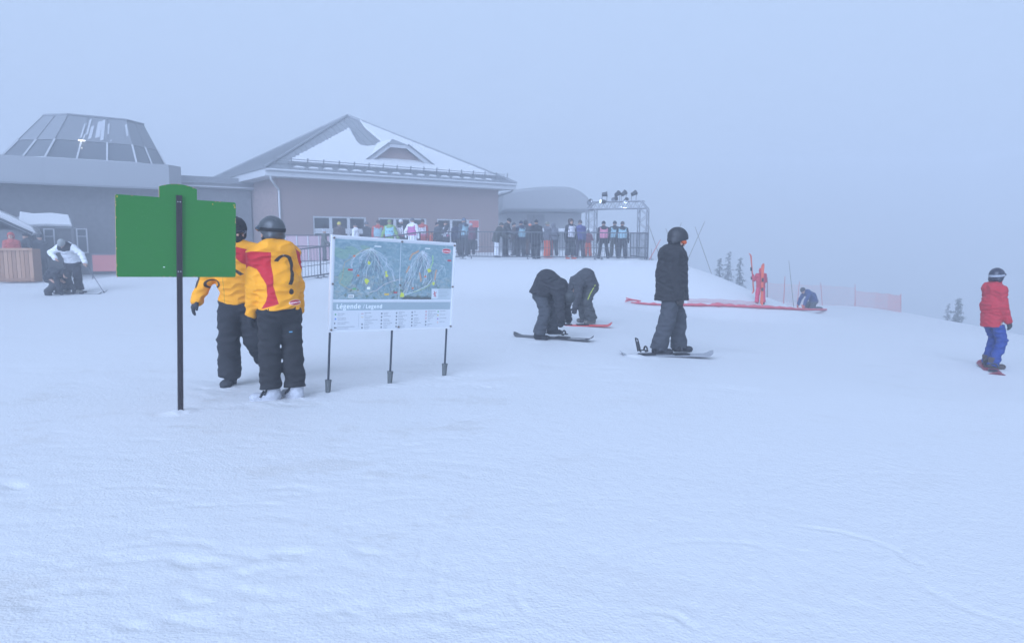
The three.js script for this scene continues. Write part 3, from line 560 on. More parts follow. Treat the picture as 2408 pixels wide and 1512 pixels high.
  const jf = folds(jf0, (near ? 0.0135 : 0.014) * (o.crease ?? 1), 8.5, off);
  const jp = [J.hip.clone().addScaledVector(up(lean[0]), -hem), J.waist, J.neck.clone().addScaledVector(nUp, 0.06), J.shL, J.shR, J.elL, J.elR, J.wrL, J.wrR];
  const jacketG = sc(surfaceNets(jf, ...boundsOf(jp, 0.26 * b), o.jacketCell ?? cell));
  // --- trousers
  const pr = { hip: Math.min(0.112 * ps, 0.118), kn: 0.088 * ps, cuff: 0.092 * ps };
  const seatTop = Math.min(0.08, 0.03 - hem * 0.6), sb = Math.min(ps, b * 1.02);
  const pl = [ellcone(J.hip.clone().addScaledVector(up(lean[0]), seatTop), J.hip.clone().add(V(0, -0.09, 0)), V(1, 0, 0), 0.15 * sb, 0.17 * ps, 0.11 * sb, 0.13 * ps)];
  const legF = {};
  const ends = {};
  for (const k of ['L', 'R']) { const sh = J['an' + k].clone().sub(J['kn' + k]).normalize(); ends[k] = J['an' + k].clone().addScaledVector(sh, o.cuff ?? 0.0); legF[k] = blend([cone(J['hj' + k], J['kn' + k], pr.hip, pr.kn), cone(J['kn' + k], ends[k].clone().addScaledVector(sh, 0.08), pr.kn, pr.cuff)], 0.03); legF['c' + k] = below(ends[k], sh); }
  const seat = pl[0];
  const tf = folds((x, y, z) => { const l = smax(legF.L(x, y, z), legF.cL(x, y, z), 0.012), r = smax(legF.R(x, y, z), legF.cR(x, y, z), 0.012); return smax(smin(seat(x, y, z), smin(l, r, 0.012), 0.05), cutTop(x, y, z), 0.02); }, (near ? 0.016 : 0.012) * (o.crease ?? 1), 7.5, off + 7);
  const tp = [J.hip.clone().add(V(0, 0.1, 0)), J.hip, J.knL, J.knR, ends.L, ends.R];
  const trousersG = sc(surfaceNets(tf, ...boundsOf(tp, 0.2 * ps), cell));
  // --- the body itself: one continuous surface, its head and bare hands merged in
  const bl = [cone(J.hip, J.waist, 0.12, 0.11), cone(J.waist, J.neck.clone().addScaledVector(tUp, -0.12), 0.11, 0.12), cone(J.neck.clone().addScaledVector(tUp, -0.1), J.head, 0.06, 0.055)];
  for (const k of ['L', 'R']) bl.push(cone(J['sh' + k], J['el' + k], 0.05, 0.04), cone(J['el' + k], J['wr' + k], 0.04, 0.028), cone(J['hj' + k], J['kn' + k], 0.075, 0.055), cone(J['kn' + k], J['an' + k], 0.052, 0.04));
  const bodyG = sc(surfaceNets(blend(bl, 0.03), ...boundsOf([...tp, ...jp, J.head, J.anL, J.anR], 0.13), near ? 0.03 : 0.05));
  const hs = o.headScale ?? 1;
  const headM = new THREE.Matrix4().compose(J.head.clone().multiplyScalar(S), hq, V(S * hs, S * hs, S * hs));
  const fine = near ? 0.008 : 0.016;
  const bodyParts = [bodyG, put(headGeo(fine), headM)];
  const handM = (k) => { const s = k === 'L' ? 1 : -1, y = J['fd' + k].clone().multiplyScalar(-1), hint = V(0, 0, 1).applyQuaternion(new THREE.Quaternion().setFromAxisAngle(V(0, 1, 0), rad((o['palm' + k] ?? 20)) * -s)); return new THREE.Matrix4().makeTranslation(J['wr' + k].x * S, J['wr' + k].y * S, J['wr' + k].z * S).multiply(basisFrom(y, Math.abs(y.dot(hint)) > 0.9 ? V(0, 1, 0) : hint)).multiply(new THREE.Matrix4().makeScale(S, S, S)); };
  const handCell = near ? 0.0065 : 0.013, curl = o.curl ?? 0.45;
  if (!o.gloves) for (const k of ['L', 'R']) bodyParts.push(put(handGeo(handCell, curl, k === 'L' ? 1 : -1), handM(k)));
  part('body', merge(bodyParts.map((g) => { g = g.clone(); g.deleteAttribute('uv'); return g; })), o.skin ?? skinM, root);
  part('jacket', o.jacketUV ? projectUV(jacketG, S) : jacketG, o.jacket, root);
  part('trousers', trousersG, o.trousers, root);
  for (const k of ['L', 'R']) {
    if (o.gloves) { const g = handGeo(handCell, curl, k === 'L' ? 1 : -1); part('glove', put(g, handM(k).multiply(new THREE.Matrix4().makeScale(1.22, 1.05, 1.2))), o.gloves, root); }
    const fy = rad(o['foot' + k] ?? (k === 'L' ? 10 : -10)), fp = rad(o['toe' + k] ?? 0);
    const bm = new THREE.Matrix4().compose(J['an' + k].clone().multiplyScalar(S), new THREE.Quaternion().setFromEuler(new THREE.Euler(fp, fy, 0, 'YXZ')), V(S, S, S));
    part('boot', put(bootGeo(near ? 0.01 : 0.018, o.bootKind ?? 'soft'), bm), o.boots, root);
  }
  if (o.helmet) { const h = part('helmet', put(helmetGeo(near ? 0.0075 : 0.015), headM), o.helmet, root); if (o.strap) part('goggle_strap', put(strapGeo(near ? 0.006 : 0.012), headM), o.strap, h); }
  if (o.beanie) part('knit_hat', put(beanieGeo(near ? 0.006 : 0.014), headM), o.beanie, root);
  if (o.furHat) part('fur_hat', put(furHatGeo(0.014), headM), o.furHat, root);
  if (o.goggles) part('goggles', put(gogglesGeo(near ? 0.006 : 0.012), headM), o.goggles, root);
  if (o.gogglesUp) part('goggles', put(gogglePad(near ? 0.006 : 0.012), headM), o.gogglesUp, root);
  if (o.mask) part('face_cover', put(maskGeo(near ? 0.008 : 0.014), headM), o.mask, root);
  if (o.bib) { // a sleeveless racing bib worn over the jacket
    const arm = blend([ellip(J.shL.clone().addScaledVector(right, 0.06), V(0.085, 0.17, 0.12)), ellip(J.shR.clone().addScaledVector(right, -0.06), V(0.085, 0.17, 0.12))], 0.01), base = folds(blend(tor.slice(0, 3), 0.07), 0.01, 7.5, off), bh = below(J.hip.clone().addScaledVector(up(lean[0]), 0.02), up(lean[0]).multiplyScalar(-1)), tp2 = below(J.neck.clone().addScaledVector(tUp, 0.0), tUp);
    const g = sc(surfaceNets((x, y, z) => smax(smax(smax(base(x, y, z) - 0.016, -arm(x, y, z), 0.01), bh(x, y, z), 0.01), tp2(x, y, z), 0.02), ...boundsOf([J.hip, J.waist, J.neck, J.shL, J.shR], 0.24), near ? 0.014 : 0.024));
    part('bib', o.bibNumber ? projectUV(g, S) : g, o.bib, root);
  }
  for (const k of Object.keys(J)) if (!k.startsWith('fd')) J[k].multiplyScalar(S);
  root.userData.label = o.label;
  return { root, J, S, handM };
}
/* planar print coordinates in the wearer's own axes: back of the garment on the left half of the sheet, front on the right */
function projectUV(g, S) {
  const n = g.toNonIndexed(), p = n.attributes.position.array, uv = new Float32Array(p.length / 3 * 2), nn = n.attributes.normal.array;
  for (let t = 0; t < p.length / 9; t++) {
    const back = nn[t * 9 + 2] + nn[t * 9 + 5] + nn[t * 9 + 8] < 0;
    for (let k = 0; k < 3; k++) { const x = p[t * 9 + k * 3] / S, y = p[t * 9 + k * 3 + 1] / S; uv[(t * 3 + k) * 2] = back ? 0.25 - x / 1.2 * 0.5 : 0.75 + x / 1.2 * 0.5; uv[(t * 3 + k) * 2 + 1] = (y - 0.6) / 1.2; }
  }
  n.setAttribute('uv', new THREE.BufferAttribute(uv, 2)); return n;
}
// ---------------------------------------------------------------- the two boards in the foreground
{ // back of the green trail board
  const s = thing('trail_sign', 'blank green back of a wooden trail sign on a dark steel post', 'sign', null, V(-3.1375, 1.3143, -6.4225));
  s.rotation.order = 'YXZ'; s.rotation.set(rad(2.2), rad(40.15), rad(-2.1));
  const w = 0.519, h = 0.7295, c = 0.012;
  const arc = []; for (let i = 0; i <= 10; i++) { const a = lerp(0.16, -0.165, i / 10); arc.push([a, h + 0.098 + 0.034 * (1 - ((a + 0.0025) / 0.1625) ** 2)]); }
  const pts = [[-w + c, 0], [w - c, 0], [w, c], [w, h - c], [w - c, h], [0.16, h], ...arc, [-0.165, h], [-w + c, h], [-w, h - c], [-w, c]];
  const g = extrude(pts, 0.016, 0).translate(0, 0, -0.016);
  const paint = canvasTex(1024, 1024, (x, W, H) => {
    x.fillStyle = 'rgb(34,118,42)'; x.fillRect(0, 0, W, H);
    for (let i = 0; i < 9000; i++) { x.fillStyle = `rgba(${rnd() < 0.5 ? '22,80,34' : '60,130,70'},${0.05 + rnd() * 0.1})`; x.fillRect(rnd() * W, rnd() * H, 1 + rnd() * 3, 1 + rnd() * 3); }
    for (let i = 0; i < 60; i++) { x.strokeStyle = `rgba(150,200,155,${0.05 + rnd() * 0.15})`; x.lineWidth = 1 + rnd() * 2; const a = rnd() * W, b = 250 + rnd() * 700; x.beginPath(); x.moveTo(a, b); x.lineTo(a + 20 + rnd() * 60, b + rnd() * 8); x.stroke(); }
    for (let i = 0; i < 40; i++) { x.fillStyle = `rgba(210,225,210,${0.2 + rnd() * 0.3})`; x.beginPath(); x.arc(rnd() * W, 230 + rnd() * 760, 1 + rnd() * 2, 0, 7); x.fill(); }
    x.fillStyle = 'rgb(235,240,240)'; x.fillRect(375, 918, 16, 9); x.fillStyle = 'rgba(215,160,60,0.9)'; x.fillRect(806, 246, 8, 14); x.fillRect(10, 235, 10, 14); x.fillRect(1000, 244, 14, 10); x.fillRect(1008, 262, 8, 20);
  });
  const p = g.attributes.position, uv = g.attributes.uv; for (let i = 0; i < p.count; i++) uv.setXY(i, (p.getX(i) + w) / (2 * w), p.getY(i) / (h + 0.2)); 
  const M1 = new THREE.MeshStandardMaterial({ map: paint, roughness: 0.75 }), M2 = mat(0.42, 0.27, 0.13, 0.9);
  const o = new THREE.Mesh(g, [M1, M2]); o.name = 'plywood_panel'; o.castShadow = o.receiveShadow = true; s.add(o);
  // chips of bare wood along the edges
  for (let i = 0; i < 34; i++) { const e = rnd(), len = 0.006 + rnd() * 0.014; let x, y; if (e < 0.3) { x = -w + 0.004; y = rnd() * h; } else if (e < 0.6) { x = w - 0.004; y = rnd() * h; } else if (e < 0.75) { x = lerp(-0.15, 0.14, rnd()); y = h + 0.096 + 0.034 * (1 - ((x + 0.0025) / 0.1625) ** 2); } else { x = lerp(-w, w, rnd()); y = x > -0.17 && x < 0.17 ? 0.004 : h - 0.004; } part('worn_edge', rbox(e < 0.6 ? 0.006 : len, e < 0.6 ? len : 0.006, 0.003, 0.001, x, y, 0.0006, 1), M2, s); }
  const steel = mat(0.06, 0.05, 0.055, 0.5, { metalness: 0.4 });
  part('post', [box(0.036, 2.07, 0.006, 0, h / 2 + 0.02 - 0.66, 0.004), box(0.006, 2.07, 0.022, -0.021, h / 2 + 0.02 - 0.66, 0.012), box(0.006, 2.07, 0.022, 0.021, h / 2 + 0.02 - 0.66, 0.012)], steel, s);
  for (const y of [0.052, h - 0.03]) for (const x of [-0.011, 0.011]) part('bolt', new THREE.CylinderGeometry(0.006, 0.006, 0.006, 10).rotateX(Math.PI / 2).translate(x, y, 0.01), mat(0.6, 0.6, 0.6, 0.35, { metalness: 0.8 }), s);
}
{ // trail map on three legs
  const s = thing('trail_map_board', 'white framed ski trail map with French and English legend on three thin legs', 'map board', null, V(-1.3617, 0.6348, -7.8075));
  s.rotation.order = 'YXZ'; s.rotation.set(rad(1.484), rad(40.85), rad(-3.21));
  const w = 1.617, h = 1.034;
  part('panel', rbox(w, h, 0.03, 0.006, 0, h / 2, -0.016), mat(0.6, 0.6, 0.61, 0.5), s);
  const print = canvasTex(2048, 1310, (x, W, H) => {
    x.fillStyle = '#d2d4d8'; x.fillRect(0, 0, W, H);
    const mx0 = 34, mx1 = W - 34, my0 = 34, my1 = 868; x.save(); x.beginPath(); x.rect(mx0, my0, mx1 - mx0, my1 - my0); x.clip();
    x.fillStyle = '#76939c'; x.fillRect(mx0, my0, mx1 - mx0, my1 - my0);
    // painted relief
    for (let i = 0; i < 2600; i++) { const px = mx0 + rnd() * (mx1 - mx0), py = my0 + rnd() * (my1 - my0), low = (py - my0) / (my1 - my0), q = rnd(); x.fillStyle = q < 0.35 ? `rgba(172,188,190,${0.1 + rnd() * 0.2})` : q < 0.6 ? `rgba(84,122,134,${0.1 + rnd() * 0.22})` : low > 0.6 ? `rgba(150,146,128,${0.1 + rnd() * 0.25})` : `rgba(116,142,146,${0.1 + rnd() * 0.2})`; x.save(); x.translate(px, py); x.rotate((rnd() - 0.5) * 2); x.beginPath(); x.ellipse(0, 0, 10 + rnd() * 60, 4 + rnd() * 16, 0, 0, 7); x.fill(); x.restore(); }
    for (let i = 0; i < 420; i++) { const px = mx0 + rnd() * (mx1 - mx0), py = my0 + 60 + rnd() * (my1 - my0 - 60); x.strokeStyle = `rgba(52,84,88,${0.12 + rnd() * 0.22})`; x.lineWidth = 1 + rnd() * 3; x.beginPath(); x.moveTo(px, py); x.lineTo(px + (px < 1060 ? (px - 520) : (px - 1500)) * 0.06 + (rnd() - 0.5) * 40, py + 20 + rnd() * 50); x.stroke(); }
    for (let i = 0; i < 70; i++) { const px = mx0 + rnd() * (mx1 - mx0), py = my1 - rnd() * rnd() * 330; x.fillStyle = `rgba(${60 + rnd() * 30},${82 + rnd() * 30},${60 + rnd() * 20},${0.25 + rnd() * 0.4})`; x.beginPath(); x.ellipse(px, py, 8 + rnd() * 34, 4 + rnd() * 14, rnd() * 3, 0, 7); x.fill(); }
    for (const [a, b, c2, d] of [[120, 230, 130, 70], [300, 190, 120, 60], [210, 560, 110, 140], [560, 160, 150, 40]]) { x.fillStyle = 'rgba(120,160,120,0.45)'; x.beginPath(); x.ellipse(a, b, c2, d, 0.3, 0, 7); x.fill(); }
    const run = (pts, col, lw) => { x.strokeStyle = col; x.lineWidth = lw; x.lineCap = 'round'; x.beginPath(); x.moveTo(...pts[0]); for (let i = 1; i < pts.length; i++) { const m = [(pts[i - 1][0] + pts[i][0]) / 2 + (rnd() - 0.5) * 24, (pts[i - 1][1] + pts[i][1]) / 2 + (rnd() - 0.5) * 16]; x.quadraticCurveTo(...m, ...pts[i]); } x.stroke(); };
    // trails of the two faces, all fanning out from a summit
    const fan = (sx, sy, ends, n) => { for (const e of ends) for (let k = 0; k < n; k++) { const pts = [[sx + (rnd() - 0.5) * 60, sy + rnd() * 30]]; for (let i = 1; i <= 6; i++) { const t = i / 6; pts.push([lerp(sx, e[0], t) + (rnd() - 0.5) * 130 * (1 - t * 0.7) + Math.sin(t * 3.1) * e[2], lerp(sy, e[1], t)]); } run(pts, `rgba(${196 + rnd() * 26},${204 + rnd() * 22},${208 + rnd() * 22},${0.16 + rnd() * 0.3})`, 3 + rnd() * 8); } };
    for (const [cx, sy, wd] of [[600, 140, 330], [1460, 140, 300]]) for (let i = 0; i < 420; i++) { const t = rnd(), px = cx + (rnd() - 0.5) * 2 * wd * (0.12 + t), py = sy + t * 560; x.strokeStyle = `rgba(${62 + rnd() * 40},${84 + rnd() * 30},${92 + rnd() * 30},${0.12 + rnd() * 0.28})`; x.lineWidth = 5 + rnd() * 14; x.beginPath(); x.moveTo(px, py); x.lineTo(px + (px - cx) * 0.12 + (rnd() - 0.5) * 20, py + 30 + rnd() * 70); x.stroke(); }
    fan(600, 130, [[470, 640, -20], [430, 350, -50], [500, 350, 0], [830, 560, 30], [870, 540, 70], [520, 660, 10], [300, 420, -120], [640, 500, 20], [720, 560, 40], [980, 600, 90]], 5);
    fan(1460, 130, [[1150, 790, -60], [1180, 800, -20], [1250, 560, -60], [1600, 420, 60], [1560, 400, 30], [1480, 640, 60], [1400, 560, 20], [1320, 720, -40], [1540, 560, 70]], 6);
    fan(1810, 330, [[1650, 640, 0], [1690, 620, 20], [1880, 500, 30]], 2);
    run([[560, 140], [420, 190], [300, 280], [190, 350], [170, 420], [160, 560], [120, 640], [260, 720], [420, 750]], 'rgba(190,150,90,0.9)', 6);
    run([[1100, 570], [960, 600], [820, 650], [700, 740], [560, 780]], 'rgba(215,190,190,0.9)', 7);
    run([[1180, 800], [1380, 740], [1560, 660], [1640, 560]], 'rgba(230,236,240,0.9)', 8);
    for (const pts of [[[1380, 140], [1280, 190], [1240, 270]], [[1230, 380], [1190, 460]], [[1420, 470], [1450, 590]], [[1720, 420], [1700, 560]]]) run(pts, 'rgba(214,142,92,0.75)', 26);
    run([[1640, 200], [1650, 300], [1600, 410]], 'rgba(150,205,110,0.85)', 16); run([[1330, 760], [1520, 700], [1660, 620]], 'rgba(160,190,90,0.7)', 10);
    for (const [a, b, r] of [[560, 350, 24], [540, 610, 38], [860, 520, 24], [1130, 800, 44], [1590, 430, 40], [1680, 620, 26], [845, 470, 18]]) { x.fillStyle = 'rgba(214,220,52,0.92)'; x.beginPath(); for (let i = 0; i < 9; i++) { const q = i / 9 * 6.283, rr = r * (0.6 + rnd() * 0.6); x.lineTo(a + Math.cos(q) * rr, b + Math.sin(q) * rr * 1.1); } x.fill(); }
    for (const [a, b] of [[330, 260], [400, 530], [1525, 520], [1310, 700]]) { x.fillStyle = '#d8622f'; x.beginPath(); x.ellipse(a, b, 20, 14, 0, 0, 7); x.fill(); }
    x.fillStyle = '#c02a38'; x.fillRect(240, 440, 74, 26); x.fillRect(985, 756, 60, 22); x.fillStyle = '#e0b030'; x.fillRect(830, 780, 76, 26); x.fillStyle = '#58a860'; x.beginPath(); x.ellipse(350, 720, 32, 14, 0, 0, 7); x.fill();
    x.fillStyle = '#f2f2ee'; for (const [a, b, c2, d] of [[260, 800, 84, 44], [545, 690, 52, 36], [640, 100, 110, 14], [1500, 88, 90, 14], [1200, 850, 50, 26]]) x.fillRect(a, b, c2, d);
    x.fillStyle = '#4a4f52'; for (let i = 0; i < 4; i++) x.fillRect(268 + i * 18, 808, 9, 30); for (let i = 0; i < 90; i++) { x.fillRect(mx0 + 40 + rnd() * (mx1 - mx0 - 80), my0 + 110 + rnd() * 680, 16 + rnd() * 26, 4); }
    x.fillStyle = 'rgba(40,80,100,0.65)'; for (let i = 0; i < 5; i++) x.fillRect(110, 90 + i * 18, 110 + rnd() * 60, 5); for (let i = 0; i < 4; i++) x.fillRect(1120, 110 + i * 18, 120 + rnd() * 40, 5);
    x.fillStyle = 'rgba(60,66,64,0.5)'; for (let i = 0; i < 60; i++) { x.beginPath(); x.ellipse(1150 + rnd() * 560, 830 + rnd() * 40, 20 + rnd() * 50, 6 + rnd() * 10, rnd() - 0.5, 0, 7); x.fill(); }
    x.fillStyle = '#b9c4c9'; x.fillRect(1650, 700, 364, 164); x.fillStyle = '#cfd7db'; x.fillRect(1660, 708, 110, 148); x.strokeStyle = '#c02a38'; x.lineWidth = 11; x.beginPath(); x.moveTo(1700, 742); x.lineTo(1722, 800); x.moveTo(1690, 786); x.lineTo(1740, 758); x.moveTo(1716, 790); x.lineTo(1704, 822); x.moveTo(1716, 790); x.lineTo(1736, 826); x.stroke(); x.fillStyle = '#8c989e'; for (let i = 0; i < 6; i++) x.fillRect(1790, 724 + i * 22, 130 + rnd() * 70, 5);
    x.restore();
    const oval = (cx, cy, rx, ry, txt, fs) => { x.fillStyle = '#f4f4f4'; x.beginPath(); x.ellipse(cx, cy, rx + 4, ry + 4, 0, 0, 7); x.fill(); x.fillStyle = '#c3202f'; x.beginPath(); x.ellipse(cx, cy, rx, ry, 0, 0, 7); x.fill(); x.fillStyle = '#fff'; x.font = `bold ${fs}px sans-serif`; x.textAlign = 'center'; x.textBaseline = 'middle'; x.fillText(txt, cx, cy + 2); };
    oval(1895, 118, 82, 36, 'tremblant', 32); x.fillStyle = '#3c5566'; x.fillRect(1815, 172, 160, 6); x.fillStyle = '#c3202f'; x.beginPath(); x.ellipse(1955, 262, 42, 12, 0, 0, 7); x.fill();
    x.fillStyle = '#d0d6da'; x.fillRect(1072, my0, 8, my1 - my0);
    // legend strip
    x.fillStyle = '#95a6ad'; x.fillRect(34, 908, W - 68, 116); x.textAlign = 'left'; x.textBaseline = 'alphabetic'; x.fillStyle = '#f3f6f8'; x.font = 'bold 94px sans-serif'; x.fillText('Légende', 80, 1000); x.font = '76px sans-serif'; x.fillText('/', 492, 998); x.font = 'bold 78px sans-serif'; x.fillText('Legend', 536, 998);
    const col = (cx, rows, y0, dy) => rows.forEach(([ic, a, b], i) => { const y = y0 + i * dy; ic(cx, y); x.fillStyle = '#555c64'; x.font = '22px sans-serif'; x.fillText(a, cx + 44, y + 8); if (b) { x.font = 'italic 20px sans-serif'; x.fillText(b, cx + 44, y + 30); } });
    const dot = (c2) => (a, b) => { x.fillStyle = c2; x.beginPath(); x.arc(a + 10, b + 10, 11, 0, 7); x.fill(); }, sq = (c2) => (a, b) => { x.fillStyle = c2; x.fillRect(a, b, 22, 22); }, dia = (c2, n = 1) => (a, b) => { x.fillStyle = c2; for (let i = 0; i < n; i++) { x.beginPath(); x.moveTo(a + 10 + i * 20 - 8, b - 2); x.lineTo(a + 22 + i * 20 - 8, b + 10); x.lineTo(a + 10 + i * 20 - 8, b + 22); x.lineTo(a - 2 + i * 20 - 8, b + 10); x.fill(); } }, ln = (c2) => (a, b) => { x.fillStyle = c2; x.fillRect(a - 10, b + 6, 36, 7); }, rd = (a, b) => { x.strokeStyle = '#c3202f'; x.lineWidth = 4; x.strokeRect(a, b, 20, 20); };
    const pic = (a, b) => { x.fillStyle = '#2d3338'; x.fillRect(a, b, 22, 24); x.fillStyle = '#cdd3d8'; x.fillRect(a + 6 + rnd() * 5, b + 5, 7, 12); };
    col(66, [[dot('#1f8a4c'), 'Piste facile', 'Easy run'], [sq('#2a66c8'), 'Piste difficile', 'More difficult'], [dia('#15161a'), 'Piste très difficile', 'Most difficult'], [dia('#15161a', 2), 'Piste extrêmement difficile', 'Extremely difficult']], 1068, 62);
    x.fillStyle = '#9aa2a8'; x.fillRect(432, 1066, 4, 200);
    col(480, [[ln('#b0203a'), 'Remontée', 'Lift'], [ln('#d8b060'), 'Parc à neige', 'Snowpark'], [() => {}, 'Sentier de randonnée', 'Touring trail'], [pic, 'Stationnement', 'Parking'], [pic, 'Garderie', 'Daycare']], 1062, 50);
    col(790, [[pic, 'Location', 'Rentals'], [pic, 'Information', ''], [pic, 'Billetterie', 'Ticket office'], [pic, 'École sur neige', 'Snow school'], [pic, 'Casiers', 'Lockers']], 1062, 50);
    col(1040, [[pic, 'Téléphone', 'Phone'], [pic, 'Boutique de ski', 'Ski shop'], [pic, 'Raquettes', 'Snowshoe trail'], [pic, 'Consigne', 'Ski check'], [pic, 'Restauration', 'Food service']], 1058, 50);
    col(1310, [[pic, 'Bar', ''], [pic, 'Refuge', ''], [pic, 'Toilettes', 'Restrooms'], [pic, 'Planche', 'Snowboarding'], [pic, 'Sentier', 'Trail']], 1052, 50);
    col(1560, [[rd, 'Premiers soins', 'First aid'], [rd, 'Clinique médicale', 'Medical clinic'], [rd, 'Patrouille', 'Patrol'], [pic, 'Taxi', ''], [pic, 'Autobus', 'Bus']], 1046, 50);
    col(1780, [[sq('#5aa566'), 'Zone verte', ''], [sq('#d0ae52'), 'Zone jaune', ''], [sq('#8d56ad'), 'Zone violette', ''], [sq('#e0b4a8'), 'Zone rose', '']], 1046, 56);
    x.fillStyle = 'rgba(222,226,230,0.9)'; x.fillRect(0, 872, W, 8); x.fillRect(0, 1028, W, 5);
    // faded by weather: a thin milky veil with scuffs
    x.fillStyle = 'rgba(176,186,192,0.2)'; x.fillRect(0, 0, W, H); for (let i = 0; i < 500; i++) { x.fillStyle = `rgba(200,206,210,${rnd() * 0.25})`; x.fillRect(rnd() * W, rnd() * H, 2 + rnd() * 30, 1 + rnd() * 2); }
  });
  part('map_print', new THREE.PlaneGeometry(w - 0.012, h - 0.012).translate(0, h / 2, 0.002), new THREE.MeshStandardMaterial({ map: print, roughness: 0.45 }), s);
  part('frame', [box(w + 0.01, 0.022, 0.04, 0, h - 0.004, -0.012), box(w + 0.01, 0.018, 0.04, 0, 0.002, -0.012), box(0.022, h - 0.03, 0.04, -w / 2 + 0.006, h / 2, -0.012), box(0.022, h - 0.03, 0.04, w / 2 - 0.006, h / 2, -0.012)], mat(0.72, 0.73, 0.74, 0.4, { metalness: 0.2 }), s);
  const screw = mat(0.16, 0.13, 0.11, 0.6);
  for (const [a, b] of [[-0.49, 0.975], [0.03, 0.98], [0.49, 0.975], [-0.49, 0.5], [0.03, 0.5], [0.49, 0.49], [-0.49, 0.02], [0.03, 0.03], [0.49, 0.02]]) part('screw', new THREE.CylinderGeometry(0.011, 0.011, 0.014, 12).rotateX(Math.PI / 2).translate(a * w, b * h, 0.012), screw, s);
  const legM = mat(0.05, 0.06, 0.075, 0.45, { metalness: 0.4 }), bootM = mat(0.11, 0.12, 0.12, 0.8);
  for (const a of [-0.96, 0, 0.96]) { const len = 0.636 - 0.0432 * a, x = a * w / 2; part('leg', rod(V(x, 0.35, -0.05), V(x, -len + 0.02, -0.05), 0.0125, 0.0125, 10), legM, s); part('foot_sleeve', new THREE.CylinderGeometry(0.034, 0.026, 0.15, 14).translate(x, -len + 0.055, -0.05), bootM, s); part('sleeve_collar', new THREE.CylinderGeometry(0.036, 0.036, 0.02, 14).translate(x, -len + 0.13, -0.05), bootM, s); }
}

// ---------------------------------------------------------------- boards, skis, poles
function plankGeo(L, W, tip, waist, th = 0.012) { // along x, top at y=th; ends rise
  const nx = 48, nz = 8, p = [], idx = [];
  for (const top of [1, 0]) for (let i = 0; i <= nx; i++) for (let j = 0; j <= nz; j++) {
    const t = i / nx * 2 - 1, x = t * L / 2, a = Math.abs(t), e = Math.max(0, (a - 0.82) / 0.18), wd = W / 2 * (waist + (1 - waist) * Math.min(1, (a / 0.8) ** 2)) * Math.sqrt(Math.max(0.0004, 1 - e ** 2.4)), z = (j / nz * 2 - 1) * wd, y = tip * e * e + (top ? th : 0);
    p.push(x, y, z);
  }
  const n = (nx + 1) * (nz + 1);
  for (let s = 0; s < 2; s++) for (let i = 0; i < nx; i++) for (let j = 0; j < nz; j++) { const a = s * n + i * (nz + 1) + j, b = a + 1, c = a + nz + 1, d = c + 1; if (s === 0) idx.push(a, b, c, b, d, c); else idx.push(a, c, b, b, c, d); }
  const edge = []; for (let i = 0; i <= nx; i++) edge.push(i * (nz + 1)); for (let i = nx; i >= 0; i--) edge.push(i * (nz + 1) + nz);
  for (let i = 0; i < edge.length; i++) { const a = edge[i], b = edge[(i + 1) % edge.length]; idx.push(a, n + a, b, b, n + a, n + b); }
  const g = new THREE.BufferGeometry(); g.setAttribute('position', new THREE.Float32BufferAttribute(p, 3)); g.setIndex(idx); const q = g.toNonIndexed(); q.computeVertexNormals(); return q;
}
const blackPlastic = mat(0.022, 0.022, 0.025, 0.5), greyTop = mat(0.3, 0.31, 0.33, 0.4);
function snowboard(label, pos, turn, L, topM, o = {}) {
  const s = thing('snowboard', label, 'snowboard', o.group, pos, turn);
  s.rotation.order = 'YXZ'; s.rotation.z = o.tilt ?? 0; s.rotation.x = o.roll ?? 0;
  part('deck', plankGeo(L, 0.27, 0.07, 0.84), topM, s);
  for (const x of o.bindings ?? [-0.26, 0.26]) {
    const b = new THREE.Group(); b.name = 'binding'; b.position.set(x, 0.014, 0); b.rotation.y = o.bindTurn ?? 0.2; s.add(b);
    part('base_plate', rbox(0.13, 0.02, 0.24, 0.008, 0, 0.01, 0), blackPlastic, b);
    part('heel_cup', new THREE.TorusGeometry(0.07, 0.01, 6, 14, Math.PI).rotateX(Math.PI / 2).rotateY(Math.PI).rotateX(0.0).translate(0, 0.06, -0.06 * -1), blackPlastic, b);
    if (o.highback === true || o.highback === x) { part('highback', [rod(V(-0.06, 0.05, 0.12), V(-0.045, 0.25, 0.17), 0.011), rod(V(0.06, 0.05, 0.12), V(0.045, 0.25, 0.17), 0.011), rod(V(-0.045, 0.25, 0.17), V(0.045, 0.25, 0.17), 0.011), bar(V(0, 0.06, 0.125), V(0, 0.2, 0.155), 0.08, 0.012)], blackPlastic, b); }
    part('ankle_strap', new THREE.TorusGeometry(0.068, 0.013, 6, 14, Math.PI).translate(0, 0.06, 0.02), blackPlastic, b);
  }
  return s;
}
function skiPole(label, a, b, m, group) {
  const s = thing('ski_pole', label, 'ski pole', group, b);
  const A = a.clone().sub(b), u = A.clone().normalize();
  part('shaft', rod(V(0, 0, 0), A, 0.009, 0.012), m, s);
  part('grip', rod(A.clone().addScaledVector(u, -0.1), A.clone().addScaledVector(u, 0.03), 0.014, 0.018, 8), blackPlastic, s);
  part('basket', rod(u.clone().multiplyScalar(0.06), u.clone().multiplyScalar(0.07), 0.04, 0.04, 12), blackPlastic, s);
  return s;
}
function ski(label, pos, turn, L, m, group) {
  const s = thing('ski', label, 'ski', group, pos, turn);
  part('plank', plankGeo(L, 0.1, 0.07, 0.72), m, s);
  part('binding', [rbox(0.12, 0.04, 0.06, 0.01, 0.14, 0.035, 0), rbox(0.1, 0.05, 0.06, 0.01, -0.16, 0.04, 0)], blackPlastic, s);
  return s;
}
